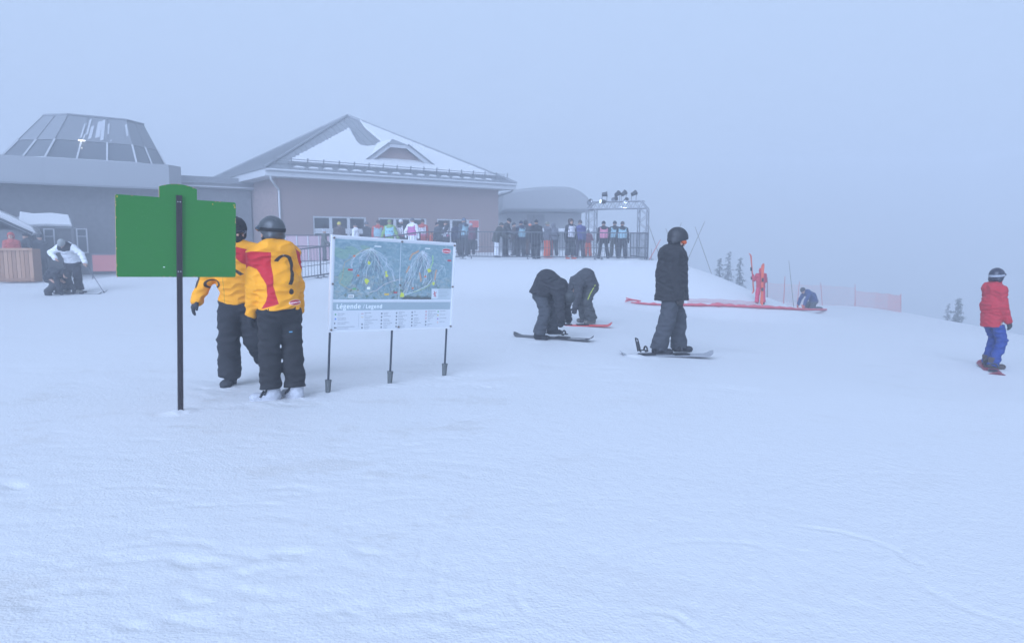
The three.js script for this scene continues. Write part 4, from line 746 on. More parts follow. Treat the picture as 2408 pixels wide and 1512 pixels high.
// ---------------------------------------------------------------- people in the foreground
const cloth = (r, g, b, rough = 0.9) => new THREE.MeshStandardMaterial({ color: lin(r, g, b), roughness: rough });
const C = { black: cloth(0.014, 0.014, 0.016), black2: cloth(0.02, 0.021, 0.025), charcoal: cloth(0.035, 0.037, 0.042), slate: cloth(0.075, 0.085, 0.1), navy: cloth(0.02, 0.024, 0.05), gloss: cloth(0.02, 0.022, 0.026, 0.35) };
const stand = (px, py) => { const p = ground(px, py); p.y = surface(p.x, p.z) - 0.012; return p; };
const heightFor = (px, top, p) => (at(px, top, -p.z).y - p.y) / 1.05;
// print on the yellow jackets: red panels, query mark, oval emblem
const jacketPrint = (front) => canvasTex(2048, 2048, (x, W, H) => {
  const k = W * 0.5 / 1.2, Yp = (y) => H - (y - 0.6) / 1.2 * H, Bx = (v) => W * 0.25 - v * k, Fx = (v) => W * 0.75 + v * k;
  x.fillStyle = 'rgb(238,158,6)'; x.fillRect(0, 0, W, H);
  for (let i = 0; i < 3000; i++) { x.fillStyle = `rgba(${rnd() < 0.5 ? '200,130,5' : '246,178,30'},0.06)`; x.fillRect(rnd() * W, rnd() * H, 3 + rnd() * 20, 2 + rnd() * 6); }
  const red = 'rgb(188,20,38)', ink = 'rgb(52,40,34)';
  const poly = (fn, pts, c) => { x.fillStyle = c; x.beginPath(); pts.forEach(([a, b], i) => (i ? x.lineTo(fn(a), Yp(b)) : x.moveTo(fn(a), Yp(b)))); x.closePath(); x.fill(); };
  // back
  poly(Bx, [[0.09, 1.46], [0.24, 1.47], [0.42, 1.4], [0.42, 1.2], [0.3, 1.24], [0.26, 1.33], [0.2, 1.3], [0.15, 1.15], [0.145, 1.05], [0.165, 0.98], [0.2, 0.925], [0.105, 0.955], [0.06, 0.97], [0.095, 1.15], [0.085, 1.3]], red);
  poly(Bx, [[-0.16, 1.5], [-0.22, 1.46], [-0.3, 1.34], [-0.25, 1.27], [-0.21, 1.34]], red);
  x.fillStyle = '#f2e8e8'; x.font = 'bold 26px sans-serif'; x.textAlign = 'center'; x.save(); x.translate(Bx(0.355), Yp(1.285)); x.fillText('MONT', 0, 0); x.fillText('TREM', 0, 32); x.fillText('BLANT', 0, 64); x.restore();
  const q = (fn, sx, cx, y0, s) => { x.strokeStyle = ink; x.lineWidth = 0.038 * k * s; x.lineCap = 'butt'; x.beginPath(); const pts = [[-0.075, 1.365], [-0.06, 1.395], [-0.01, 1.418], [0.04, 1.4], [0.066, 1.35], [0.06, 1.28], [0.035, 1.2], [0.018, 1.165]]; const P = pts.map(([a, b]) => [fn(cx - sx * a * s), Yp(y0 + (b - 1.3) * s)]); x.moveTo(...P[0]); for (let i = 1; i < P.length - 1; i++) x.quadraticCurveTo(...P[i], (P[i][0] + P[i + 1][0]) / 2, (P[i][1] + P[i + 1][1]) / 2); x.lineTo(...P[P.length - 1]); x.stroke(); x.fillStyle = ink; x.beginPath(); x.ellipse(fn(cx - sx * 0.028 * s), Yp(y0 + (1.105 - 1.3) * s), 0.022 * k * s, 0.03 * k * s * 1.66, 0, 0, 7); x.fill(); };
  q(Bx, 1, -0.045, 1.3, 1.12);
  const em = (cx, y) => { x.save(); x.translate(cx, Yp(y)); x.rotate(-0.1); x.scale(1, 1.6); x.fillStyle = '#f4ead8'; x.beginPath(); x.ellipse(0, 0, 0.075 * k, 0.034 * k, 0, 0, 7); x.fill(); x.fillStyle = red; x.beginPath(); x.ellipse(0, 0, 0.07 * k, 0.03 * k, 0, 0, 7); x.fill(); x.fillStyle = '#fff'; x.font = 'bold 21px sans-serif'; x.textBaseline = 'middle'; x.fillText('TREMBLANT', 0, 1); x.restore(); };
  em(Bx(-0.115), 0.975);
  // front
  poly(Fx, [[0.12, 1.5], [0.24, 1.47], [0.42, 1.42], [0.42, 1.25], [0.3, 1.28], [0.2, 1.32], [0.12, 1.4]], red); poly(Fx, [[-0.12, 1.5], [-0.24, 1.47], [-0.42, 1.42], [-0.42, 1.25], [-0.3, 1.28], [-0.2, 1.32], [-0.12, 1.4]], red);
  x.strokeStyle = ink; x.lineWidth = 0.045 * k; x.beginPath(); x.moveTo(Fx(0.02), Yp(1.32)); x.lineTo(Fx(0.2), Yp(1.2)); x.stroke();
  x.lineWidth = 0.03 * k; x.beginPath(); x.ellipse(Fx(-0.13), Yp(1.1), 0.07 * k, 0.09 * k, 0, 0, 7); x.stroke(); x.beginPath(); x.moveTo(Fx(-0.26), Yp(1.2)); x.lineTo(Fx(-0.3), Yp(1.06)); x.stroke();
  x.fillStyle = 'rgb(196,140,20)'; x.fillRect(Fx(0.0) - 4, Yp(1.45), 8, Yp(0.8) - Yp(1.45)); x.fillStyle = red; x.fillRect(Fx(-0.15), Yp(0.9), 50, 22);
});
const yellowJacket = new THREE.MeshStandardMaterial({ map: jacketPrint(), roughness: 0.8 });
const whiteBoot = canvasTex(256, 256, (x) => { x.fillStyle = '#e9ebee'; x.fillRect(0, 0, 256, 256); });
{
  const p = stand(666, 938), h = heightFor(617, 500, p);
  const f = person({ label: 'person seen from behind in yellow and red jacket with a query mark on its back', group: null, pos: p, turn: 218, height: h, near: true, jacketCell: 0.0115, bulk: 0.95, pantBulk: 1.06, hem: 0.075, flare: 1.04, shoulder: 0.168, hipHalf: 0.085, lean: [7, 16], hoodSize: 1.9, head: [2, 30], armL: [-2, 9, 10, 3], armR: [-4, 8, 8, 3], legL: [4, 2, 0, 1], legR: [0, 3, -5, 1], footL: 62, footR: 16, cuff: -0.04, jacketUV: true, jacket: yellowJacket, trousers: C.black, boots: mat(0.42, 0.43, 0.46, 0.6), gloves: C.black2, helmet: mat(0.06, 0.066, 0.07, 0.32), strap: C.black, gogglesUp: mat(0.03, 0.045, 0.06, 0.12), mask: C.black });
  const { J, root } = f;
  const rb = root; // reflective drawstring across the hood, tag on the trousers, boot trim
  const a = J.neck.clone().add(V(0.1, 0.05, -0.16)), b = J.neck.clone().add(V(-0.04, -0.06, -0.2));
  part('hood_strap', new THREE.TubeGeometry(new THREE.CatmullRomCurve3([a, a.clone().lerp(b, 0.5).add(V(0.01, 0.012, -0.012)), b]), 16, 0.011, 6), mat(0.3, 0.3, 0.28, 0.6), rb);
  part('trouser_tag', rbox(0.035, 0.012, 0.006, 0.002, J.hip.x - 0.06, J.hip.y - 0.3, J.hip.z - 0.135), mat(0.12, 0.35, 0.55, 0.6), rb);
  for (const k of ['L', 'R']) { const A = J['an' + k], s = k === 'L' ? rad(62) : rad(16), fw = V(Math.sin(s), 0, Math.cos(s)), sd = V(Math.cos(s), 0, -Math.sin(s)); for (const [z, y, r] of [[0.06, -0.005, 0.062], [0.1, -0.03, 0.056], [0.135, -0.05, 0.05]]) part('boot_strap', new THREE.TorusGeometry(r, 0.011, 6, 16, Math.PI).rotateX(-0.5).applyMatrix4(new THREE.Matrix4().makeBasis(sd, V(0, 1, 0), fw)).translate(A.x + fw.x * z, A.y + y - 0.02, A.z + fw.z * z), C.charcoal, rb); part('boot_sole', new THREE.CapsuleGeometry(0.05, 0.2, 4, 10).rotateX(Math.PI / 2).scale(1.06, 0.2, 1).applyMatrix4(new THREE.Matrix4().makeBasis(sd, V(0, 1, 0), fw)).translate(A.x + fw.x * 0.055, A.y - 0.1 * f.S + 0.008, A.z + fw.z * 0.055), C.charcoal, rb); }
}
{
  const p = stand(541, 905), h = heightFor(556, 503, p);
  const f = person({ label: 'person in yellow jacket walking forward, face hidden by the green sign', pos: p, turn: 8, height: h, near: true, jacketCell: 0.0115, bulk: 1.08, pantBulk: 1.2, shoulder: 0.172, hem: 0.06, lean: [2, 5], hoodSize: 1.1, head: [4, 25], armR: [-6, 30, 14, 22], armL: [8, 14, 20, 4], legR: [14, 2, -6, 2], legL: [6, 6, -52, 4], footR: -4, footL: 10, toeL: 0.7 * 57, anchor: 'R', cuff: 0.0, jacketUV: true, jacket: yellowJacket, trousers: C.black2, boots: C.charcoal, gloves: C.charcoal, helmet: C.black, strap: C.black, goggles: mat(0.02, 0.02, 0.03, 0.15), mask: C.black });
  const A = f.J.anL; part('boot_buckle', [rbox(0.09, 0.022, 0.03, 0.006, A.x + 0.06, A.y + 0.02, A.z - 0.06), rbox(0.07, 0.022, 0.03, 0.006, A.x + 0.06, A.y + 0.09, A.z - 0.03)], mat(0.05, 0.07, 0.25, 0.5), f.root);
  part('knee_patch', rbox(0.09, 0.07, 0.02, 0.008, f.J.knL.x + 0.02, f.J.knL.y + 0.02, f.J.knL.z + 0.09), mat(0.7, 0.34, 0.02, 0.8), f.root);
}
{
  const p = stand(1573, 833), h = heightFor(1600, 540, p) * 1.015;
  const f = person({ label: 'person in black hooded jacket and helmet with orange goggles standing on a snowboard', pos: p, turn: 84, height: h, near: true, bulk: 1.22, deep: 1.22, pantBulk: 1.2, hem: 0.17, flare: 1.06, lean: [-1, 4], head: [26, 6], hoodSize: 1.9, armR: [-3, 8, 16, 0], armL: [2, 10, 14, 4], legR: [-8, 3, -16, 3], legL: [16, 4, 4, 4], footR: 0, footL: -4, lift: 0.025, cuff: 0.03, jacket: C.black, trousers: cloth(0.04, 0.044, 0.052), boots: C.black2, gloves: mat(0.035, 0.03, 0.028, 0.8), helmet: mat(0.016, 0.016, 0.018, 0.55), goggles: mat(0.75, 0.12, 0.015, 0.15, { metalness: 0.3 }), mask: C.black, headScale: 1.1 });
  const w = f.J.wrR; part('glove_cuff', new THREE.CylinderGeometry(0.056, 0.052, 0.05, 16).translate(w.x, w.y - 0.015, w.z), mat(0.3, 0.11, 0.04, 0.8), f.root);
  part('helmet_logo', [rbox(0.004, 0.012, 0.008, 0.001, f.J.head.x - 0.116, f.J.head.y + 0.03, f.J.head.z + 0.04), rbox(0.004, 0.008, 0.012, 0.001, f.J.head.x - 0.114, f.J.head.y + 0.014, f.J.head.z + 0.055)], M.white, f.root);
  part('trouser_patch', rbox(0.004, 0.05, 0.045, 0.002, f.J.hjR.x - 0.115, f.J.hjR.y - 0.2, f.J.hjR.z - 0.06), mat(0.45, 0.45, 0.42, 0.8), f.root);
  const q = stand(1568, 838); q.y += 0.022; snowboard('grey snowboard under the person in the black hooded jacket', q, rad(1.5), 1.42, greyTop, { bindings: [-0.3, 0.22], bindTurn: -1.4, highback: -0.3 });
}
{
  const p = stand(1267, 799);
  person({ label: 'person in black jacket bending down to fasten a patterned snowboard', pos: p, turn: 82, height: 1.58, near: true, cell: 0.015, bulk: 1.36, pantBulk: 1.2, hem: 0.1, hoodSize: 1.5, lean: [38, 122], head: [118, -8], armR: [6, 8, 4, 2], armL: [18, 8, 14, 2], legR: [15, 9, -16, 4], legL: [36, 6, -6, 4], anchor: 'R', lift: 0.02, jacket: C.black2, trousers: cloth(0.045, 0.05, 0.058), boots: C.black2, gloves: C.black2, helmet: mat(0.035, 0.04, 0.042, 0.5), jacketCell: 0.014 });
  const q = stand(1300, 797); q.y += 0.02; snowboard('black and white patterned snowboard being strapped on by a bending person', q, rad(-22), 1.45, new THREE.MeshStandardMaterial({ color: lin(0.07, 0.07, 0.075), roughness: 0.45 }), { bindings: [-0.2, 0.18], bindTurn: 1.4, highback: false });
  for (const [x, z, l] of [[0.42, 0.03, 0.16], [0.36, -0.05, 0.12], [0.5, -0.02, 0.14], [0.3, 0.06, 0.1]]) { const deck = scene.children[scene.children.length - 1]; part('deck_stripe', box(l, 0.002, 0.018, x, 0.0145, z), M.white, deck); }
}
{
  const p = stand(1392, 763);
  const f = person({ label: 'person in dark grey clothes bending over a red snowboard', pos: p, turn: -78, anchor: 'L', height: 1.58, near: true, cell: 0.016, bulk: 1.22, pantBulk: 1.3, hem: 0.08, lean: [36, 120], head: [116, 0], armR: [12, 6, 16, 2], armL: [8, 6, 12, 2], legR: [26, 4, -14, 3], legL: [20, 4, -18, 3], lift: 0.02, jacket: C.charcoal, trousers: cloth(0.045, 0.05, 0.052), boots: cloth(0.12, 0.11, 0.1), gloves: C.charcoal, helmet: C.charcoal });
  part('trouser_piping', new THREE.TubeGeometry(new THREE.CatmullRomCurve3([f.J.hjL.clone().add(V(0.13, 0.0, -0.02)), f.J.hjL.clone().lerp(f.J.knL, 0.5).add(V(0.112, 0, 0.02)), f.J.knL.clone().add(V(0.098, 0, 0.03))]), 12, 0.009, 5), mat(0.5, 0.6, 0.06, 0.7), f.root);
  const q = stand(1364, 767); q.y += 0.015; snowboard('red snowboard under the bending person in dark grey', q, rad(-4), 1.3, mat(0.62, 0.06, 0.06, 0.45), { bindings: [-0.28, 0.05], bindTurn: -1.4, highback: false });
}
{
  const p = stand(2330, 864), h = heightFor(2348, 624, p);
  person({ label: 'person in red jacket and blue trousers looking away on a snowboard', pos: p, turn: 94, height: h, near: true, bulk: 0.9, pantBulk: 0.86, shoulder: 0.165, hem: 0.17, lean: [-4, 8], head: [2, 22], hoodSize: 1.2, armL: [8, 5, 10, 2], armR: [10, 4, 22, 0], legR: [20, 3, -20, 3], legL: [26, 3, -10, 3], footR: -6, footL: 6, lift: 0.02, cuff: 0.05, jacket: cloth(0.4, 0.016, 0.03), trousers: cloth(0.012, 0.04, 0.2), boots: cloth(0.07, 0.055, 0.05), gloves: C.black2, helmet: mat(0.02, 0.022, 0.04, 0.3), strap: mat(0.3, 0.32, 0.36, 0.6), mask: cloth(0.5, 0.05, 0.06), gogglesUp: mat(0.04, 0.04, 0.06, 0.2) });
  const q = stand(2331, 869); q.y += 0.015; snowboard('dark red snowboard under the person in the red jacket', q, rad(62), 1.4, mat(0.24, 0.05, 0.07, 0.45), { highback: false, bindTurn: 1.5 });
}
{ // skier in white, bowing towards the camera
  const p = stand(172, 687);
  const f = person({ label: 'person in white and black ski jacket and grey knit hat bowing over crossed skis', pos: p, turn: 4, height: 1.86, near: true, cell: 0.018, bulk: 1.1, pantBulk: 1.2, hem: 0.05, lean: [22, 48], head: [62, 4], armR: [-8, 62, 30, -42], armL: [2, 52, 14, 26], legR: [8, 8, -4, 4], legL: [8, 6, -4, 4], jacketUV: false, jacket: mat(0.72, 0.73, 0.75, 0.85), trousers: cloth(0.03, 0.03, 0.038), boots: mat(0.35, 0.33, 0.3, 0.6), bootKind: 'ski', beanie: mat(0.3, 0.31, 0.3, 0.95), gloves: null });
  { // black yoke over the shoulders
    const { J } = f, c = J.neck.clone().lerp(J.waist, 0.05);
    part('yoke', surfaceNets((() => { const e = blend([ellcone(J.shL.clone().lerp(J.shR, 0.12), J.shR.clone().lerp(J.shL, 0.12), V(0, 0, 1), 0.12, 0.12, 0.11, 0.11), cone(J.neck, J.head.clone().lerp(J.neck, 0.4), 0.12, 0.1), ellip(c, V(0.19, 0.15, 0.165))], 0.06); return folds(e, 0.008, 8, 2); })(), ...boundsOf([J.shL, J.shR, J.neck, J.head], 0.2), 0.016), C.black2, f.root);
  }
  const hand = f.root.localToWorld(f.J.wrL.clone().addScaledVector(f.J.fdL, 0.08));
  f.root.updateMatrixWorld(true);
  skiPole('ski pole held out by the bowing skier in white', f.root.localToWorld(f.J.wrL.clone().addScaledVector(f.J.fdL, 0.08)), stand(245, 690), mat(0.1, 0.1, 0.12, 0.4)); void hand;
  const q1 = stand(180, 691), q2 = stand(186, 688); q1.y += 0.012; q2.y += 0.012;
  ski('dark ski under the near boot of the bowing skier in white', q1, rad(-4), 1.6, mat(0.06, 0.06, 0.07, 0.4)); ski('dark ski under the far boot of the bowing skier in white', q2, rad(12), 1.6, mat(0.07, 0.07, 0.08, 0.4));
  const k = stand(122, 692);
  person({ label: 'person in black crouching at the feet of the skier in white', pos: k, turn: 76, height: 1.62, near: true, cell: 0.02, bulk: 1.15, pantBulk: 1.15, hem: 0.08, lean: [62, 92], head: [70, 0], armL: [20, 6, 30, 2], armR: [14, 6, 22, 2], legL: [64, 8, -50, 4], legR: [56, 8, -50, 4], jacket: cloth(0.022, 0.024, 0.03), trousers: C.charcoal, boots: C.black2, gloves: C.black2, beanie: C.black });
}
{ // red-suited skier with skis on the right, and the one kneeling over the net
  const p = stand(1788, 716), h = heightFor(1789, 629, p);
  const f = person({ label: 'person in a red ski suit standing with orange skis by the net fence', pos: p, turn: 176, height: h, near: true, cell: 0.02, bulk: 1.1, pantBulk: 1.1, hem: 0.12, lean: [2, 3], head: [0, -10], armL: [30, 22, 150, 6], armR: [10, 12, 70, -6], jacket: cloth(0.42, 0.05, 0.075), trousers: cloth(0.55, 0.06, 0.12), boots: C.charcoal, bootKind: 'ski', gloves: cloth(0.4, 0.05, 0.06), helmet: mat(0.5, 0.05, 0.06, 0.4) });
  f.root.updateMatrixWorld(true);
  const b = V(f.root.position.x - 0.06, p.y, p.z + 0.36), g1 = ski('orange ski propped upright behind the red suited skier', b.clone().add(V(0, 0.67, -0.08)), 0, 1.36, mat(0.62, 0.1, 0.05, 0.5)); g1.rotation.set(0, rad(90), rad(88), 'YXZ');
  const g2 = ski('orange ski held up at the shoulder of the red suited skier', f.root.localToWorld(V(0.2, 1.0, 0.3)), 0, 1.36, mat(0.6, 0.1, 0.06, 0.5)); g2.rotation.set(0, rad(4), rad(97), 'YXZ');
  const k = stand(1914, 729);
  person({ label: 'person in blue jacket kneeling over the rolled red net', pos: k, turn: -78, height: 1.72, near: true, cell: 0.02, bulk: 1.08, pantBulk: 1.08, hem: 0.08, lean: [38, 62], head: [40, 0], armL: [36, 8, 22, 2], armR: [30, 8, 18, 4], legL: [30, 8, -86, 4], legR: [42, 8, -84, 4], toeL: 80, toeR: 80, lowest: 'knee', anchor: 'hip', jacket: cloth(0.02, 0.04, 0.13), trousers: cloth(0.035, 0.045, 0.06), boots: C.charcoal, gloves: cloth(0.5, 0.1, 0.06), beanie: C.charcoal });
}
// ---------------------------------------------------------------- people on the terrace
{
  const bibBlue = mat(0.24, 0.38, 0.43, 0.8), bibPink = mat(0.52, 0.18, 0.26, 0.8), bibMagenta = mat(0.46, 0.12, 0.3, 0.8);
  const stripes = canvasTex(512, 512, (x) => { x.fillStyle = '#e8e6ec'; x.fillRect(0, 0, 512, 512); x.fillStyle = '#3c3a46'; for (let i = 0; i < 40; i++) x.fillRect(i * 13, 0, 5, 512); x.fillStyle = '#b85a78'; x.fillRect(60, 300, 130, 40); });
  const bibStripe = new THREE.MeshStandardMaterial({ map: stripes, roughness: 0.8 });
  const bib178 = new THREE.MeshStandardMaterial({ roughness: 0.8, map: canvasTex(1024, 1024, (x, W, H) => { x.fillStyle = '#8fc0d2'; x.fillRect(0, 0, W, H); x.fillStyle = '#46606e'; x.font = 'bold 92px sans-serif'; x.textAlign = 'center'; x.fillText('178', W * 0.25, H - (1.2 - 0.6) / 1.2 * H); x.fillStyle = '#c0707a'; x.fillRect(W * 0.25 - 60, H - (1.1 - 0.6) / 1.2 * H, 90, 22); }) });
  const red = cloth(0.42, 0.07, 0.055), lime = cloth(0.22, 0.36, 0.12), white = mat(0.74, 0.75, 0.78, 0.85), orange = cloth(0.6, 0.11, 0.055), purple = cloth(0.075, 0.075, 0.2), olive = cloth(0.05, 0.052, 0.045), brown = cloth(0.07, 0.05, 0.045), grey = cloth(0.12, 0.12, 0.14);
  const G = 'people waiting on the terrace';
  const list = [
    [762, 538, 34, 100, { label: 'person in grey-green jacket by the pink panels left of the trail map', jacket: cloth(0.09, 0.1, 0.09), trousers: cloth(0.09, 0.095, 0.1), beanie: mat(0.4, 0.42, 0.45), armR: [10, 10, 50, 0], armL: [10, 10, 50, 0] }],
    [799, 521, 36, 200, { label: 'person in brown jacket and yellow hat before the lodge window', jacket: brown, trousers: C.charcoal, beanie: mat(0.6, 0.5, 0.08) }],
    [838, 524, 35, 260, { label: 'person in white jacket with red hem beside the lodge window', jacket: white, trousers: red, beanie: C.charcoal, armR: [20, 14, 60, 0] }],
    [890, 517, 35.5, 190, { label: 'person in orange-red jacket under a pale blue bib', jacket: red, trousers: red, bib: bibBlue, beanie: brown }],
    [917, 516, 34.5, 180, { label: 'person in lime jacket wearing pale blue bib number 178', jacket: lime, trousers: C.charcoal, bib: bib178, bibNumber: true, beanie: cloth(0.2, 0.25, 0.1), armL: [0, 26, 10, 20], armR: [0, 26, 10, 20] }],
    [943, 515, 35, 150, { label: 'person in dark jacket, striped bib and white cap', jacket: C.charcoal, trousers: C.charcoal, bib: bibStripe, bibNumber: true, beanie: mat(0.6, 0.6, 0.62) }],
    [970, 512, 33.5, 160, { label: 'person in white jacket with a magenta bib', jacket: white, trousers: white, bib: bibMagenta, beanie: grey, armL: [0, 36, 10, 0] }],
    [994, 515, 35, 170, { label: 'person in red hooded jacket with a striped bib', jacket: red, trousers: cloth(0.45, 0.09, 0.08), bib: bibStripe, bibNumber: true, beanie: brown, hoodSize: 1.3 }],
    [1016, 556, 36.5, 200, { label: 'child in orange jacket behind the trail map', jacket: orange, trousers: C.charcoal, helmet: mat(0.5, 0.2, 0.1) }],
    [1050, 519, 34, 285, { label: 'person in black with striped shoulders holding something white by the window', jacket: C.charcoal, trousers: C.charcoal, bib: bibStripe, bibNumber: true, beanie: brown, armL: [40, 10, 80, 0], armR: [40, 10, 80, 0] }],
    [1092, 512, 33, 230, { label: 'tall person in dark jacket with a blue bib', jacket: cloth(0.06, 0.075, 0.1), trousers: C.charcoal, bib: bibBlue, beanie: cloth(0.1, 0.13, 0.18) }],
    [1108, 524, 36, 210, { label: 'person in dark plum jacket in front of the red notice', jacket: cloth(0.14, 0.05, 0.08), trousers: C.charcoal, beanie: mat(0.4, 0.4, 0.45) }],
    [1167, 520, 30.6, 100, { label: 'person in olive jacket leaning forward, in white trousers', jacket: olive, trousers: mat(0.62, 0.64, 0.66, 0.85), lean: [14, 30], hem: 0.2, bulk: 1.25, armL: [30, 8, 50, 0], armR: [30, 8, 60, 0], beanie: olive, boots: C.charcoal }],
    [1188, 511, 31.4, 80, { label: 'person in dark clothes and black hat bent over ski poles', jacket: cloth(0.045, 0.047, 0.05), trousers: C.charcoal, lean: [6, 14], head: [30, 0], armL: [30, 6, 60, 0], armR: [30, 6, 60, 0], legL: [4, 12, -4, 8], legR: [4, 12, -4, 8], beanie: C.black2 }],
    [1226, 519, 32, 215, { label: 'person in navy jacket with a blue bib under crossed poles', jacket: C.navy, trousers: C.charcoal, bib: bibBlue, beanie: C.navy }],
    [1246, 519, 33, 10, { label: 'person in dark jacket with an orange collar', jacket: C.charcoal, trousers: cloth(0.1, 0.06, 0.05), mask: mat(0.75, 0.2, 0.1), beanie: grey }],
    [1260, 515, 28.6, 165, { label: 'person in long black coat striding behind the barrier', jacket: C.black2, trousers: C.black2, hem: 0.34, flare: 1.12, beanie: C.black, legL: [16, 4, 2, 3], legR: [-10, 4, -22, 3], armR: [-16, 16, -10, 10] }],
    [1286, 521, 30, 110, { label: 'person in grey jacket and bright orange trousers', jacket: grey, trousers: orange, beanie: cloth(0.16, 0.16, 0.13), boots: orange, armR: [30, 8, 82, 0], armL: [30, 8, 82, 0], pantBulk: 1.15 }],
    [1341, 514, 28.7, 30, { label: 'person in black with fur hat, striped bib and orange boots', jacket: C.black2, trousers: C.charcoal, bib: bibStripe, bibNumber: true, furHat: brown, boots: orange, pantBulk: 1.3, cuff: -0.06, armR: [0, 16, 8, 6] }],
    [1364, 517, 30, 190, { label: 'person in purple-blue jacket beside the light gate', jacket: purple, trousers: cloth(0.06, 0.05, 0.07), beanie: brown }],
    [1383, 546, 31, 185, { label: 'short person in maroon top and orange-red trousers', jacket: cloth(0.2, 0.06, 0.08), trousers: orange, beanie: grey, hem: 0.02, armR: [10, 20, 120, 0] }],
    [1419, 519, 29.2, 182, { label: 'person seen from behind in a pink bib under the light gate', jacket: C.black2, trousers: C.black2, bib: bibPink, beanie: C.black2, legL: [2, 9, -2, 8], legR: [2, 9, -2, 8], pantBulk: 0.88 }],
    [1445, 519, 30.4, 178, { label: 'person in dark jacket and blue bib behind another', jacket: C.charcoal, trousers: cloth(0.06, 0.06, 0.045), bib: bibBlue, beanie: C.charcoal, armR: [0, 24, 10, 10] }],
    [1463, 520, 29.2, 176, { label: 'person in black and blue bib with ski poles under the light gate', jacket: C.black2, trousers: C.charcoal, bib: bibBlue, beanie: brown, armR: [0, 18, 14, 6], pantBulk: 1.1 }],
    [862, 521, 37, 140, { label: 'person in charcoal jacket between the lodge windows', jacket: C.charcoal, trousers: C.charcoal, beanie: grey, armL: [20, 10, 70, 0] }],
    [1031, 522, 36, 240, { label: 'person in slate jacket and dark hat at the third lodge window', jacket: C.slate, trousers: C.charcoal, beanie: C.black2, head: [25, 0], armR: [20, 10, 80, 0] }],
    [1073, 523, 35.5, 170, { label: 'person in dark blue jacket and helmet beside the tall one in blue bib', jacket: C.navy, trousers: C.charcoal, helmet: C.charcoal }],
    [1211, 523, 34, 250, { label: 'person in dark brown jacket behind the crossed poles', jacket: brown, trousers: C.charcoal, beanie: C.charcoal, head: [20, 0] }],
    [1236, 517, 34.5, 150, { label: 'person in charcoal jacket carrying skis upright', jacket: C.charcoal, trousers: C.charcoal, helmet: C.black2, armR: [40, 6, 120, 0] }],
    [1303, 523, 33, 200, { label: 'person in grey jacket and black trousers beyond the orange trousers', jacket: grey, trousers: C.black2, helmet: grey, lean: [6, 14] }],
    [28, 545, 28.6, 20, { label: 'person in orange-red jacket behind the wooden bin', jacket: red, trousers: C.charcoal, helmet: mat(0.5, 0.06, 0.05) }],
    [64, 546, 29.2, 330, { label: 'person in black jacket standing by the snowy kiosk', jacket: C.charcoal, trousers: C.charcoal, beanie: C.black2 }],
    [93, 550, 29.8, 60, { label: 'person in dark grey jacket near the station window', jacket: cloth(0.05, 0.055, 0.065), trousers: C.charcoal, beanie: C.charcoal }],
  ];
  const boots = C.charcoal;
  for (const [px, top, d, turn, o] of list) {
    const x = at(px, 600, d).x, p = V(x, surface(x, -d) - 0.01, -d), y = at(px, top, d).y;
    person({ group: undefined, pos: p, turn, height: clamp((y - p.y) / 1.04, 1.2, 1.98), boots, gloves: C.black2, ...o });
  }
  const pm = mat(0.1, 0.1, 0.11, 0.4), P2 = (px, py, d) => at(px, py, d), foot = (px, d) => { const x = at(px, 600, d).x; return V(x, surface(x, -d), -d); };
  skiPole('left ski pole of the person bent over under the lodge corner', P2(1194, 568, 30.9), foot(1196, 30.7), pm); skiPole('right ski pole of the person bent over under the lodge corner', P2(1199, 567, 31.2), foot(1206, 31.2), pm);
  for (const [px, py, d, px2, lab] of [[1242, 504, 34.2, 1233, 'dark ski carried upright, leaning left above the queue'], [1257, 506, 34.1, 1246, 'dark ski carried upright, leaning right above the queue']]) { const a = P2(px, py, d), b = foot(px2, d).add(V(0, 0.15, 0)), c = a.clone().add(b).multiplyScalar(0.5), L = a.distanceTo(b), k = ski(lab, c, 0, L, mat(0.12, 0.08, 0.08, 0.5)); k.rotation.set(0, 0, Math.atan2(a.y - b.y, a.x - b.x), 'YXZ'); }
  skiPole('ski pole planted behind the person in the pink bib', P2(1410, 566, 29.0), foot(1398, 29.6), pm); skiPole('ski pole held by the person in the blue bib', P2(1474, 566, 29.2), foot(1480, 29.4), pm);
  skiPole('ski pole held by the person in orange trousers', P2(1298, 560, 29.9), foot(1301, 29.8), mat(0.5, 0.1, 0.08));
}
// ---------------------------------------------------------------- barriers, light gate, nets, poles
M.galv = mat(0.13, 0.135, 0.15, 0.45, { metalness: 0.5 });
function barrier(label, a, b, opts = {}) { // crowd barrier from a to b, standing on the snow
  const s = thing('crowd_barrier', label, 'barrier', opts.group, a, 0), B = b.clone().sub(a), up = V(0, 1, 0), h = 1.08, y0 = 0.1;
  const L = B.length(), P = (t, y) => B.clone().multiplyScalar(t).addScaledVector(up, y), r = 0.024;
  part('frame', [rod(P(0, y0), P(0, h), r), rod(P(1, y0), P(1, h), r), rod(P(0, h), P(1, h), r), rod(P(0, y0), P(1, y0), r)], M.galv, s);
  part('middle_rail', rod(P(0, 0.47), P(1, 0.47), 0.012), M.galv, s);
  const n = Math.round(L / (opts.pitch ?? 0.115)), bars = []; for (let i = 1; i < n; i++) bars.push(rod(P(i / n, y0), P(i / n, h), 0.008, 0.008, 4));
  part('upright_bars', bars, M.galv, s).userData.kind = 'stuff';
  const side = V(-B.z, 0, B.x).normalize();
  for (const t of [0.06, 0.94]) part('foot', [rod(P(t, y0), P(t, 0.0), r), rod(P(t, 0.015).addScaledVector(side, -0.3), P(t, 0.015).addScaledVector(side, 0.3), 0.014)], M.galv, s);
  return s;
}
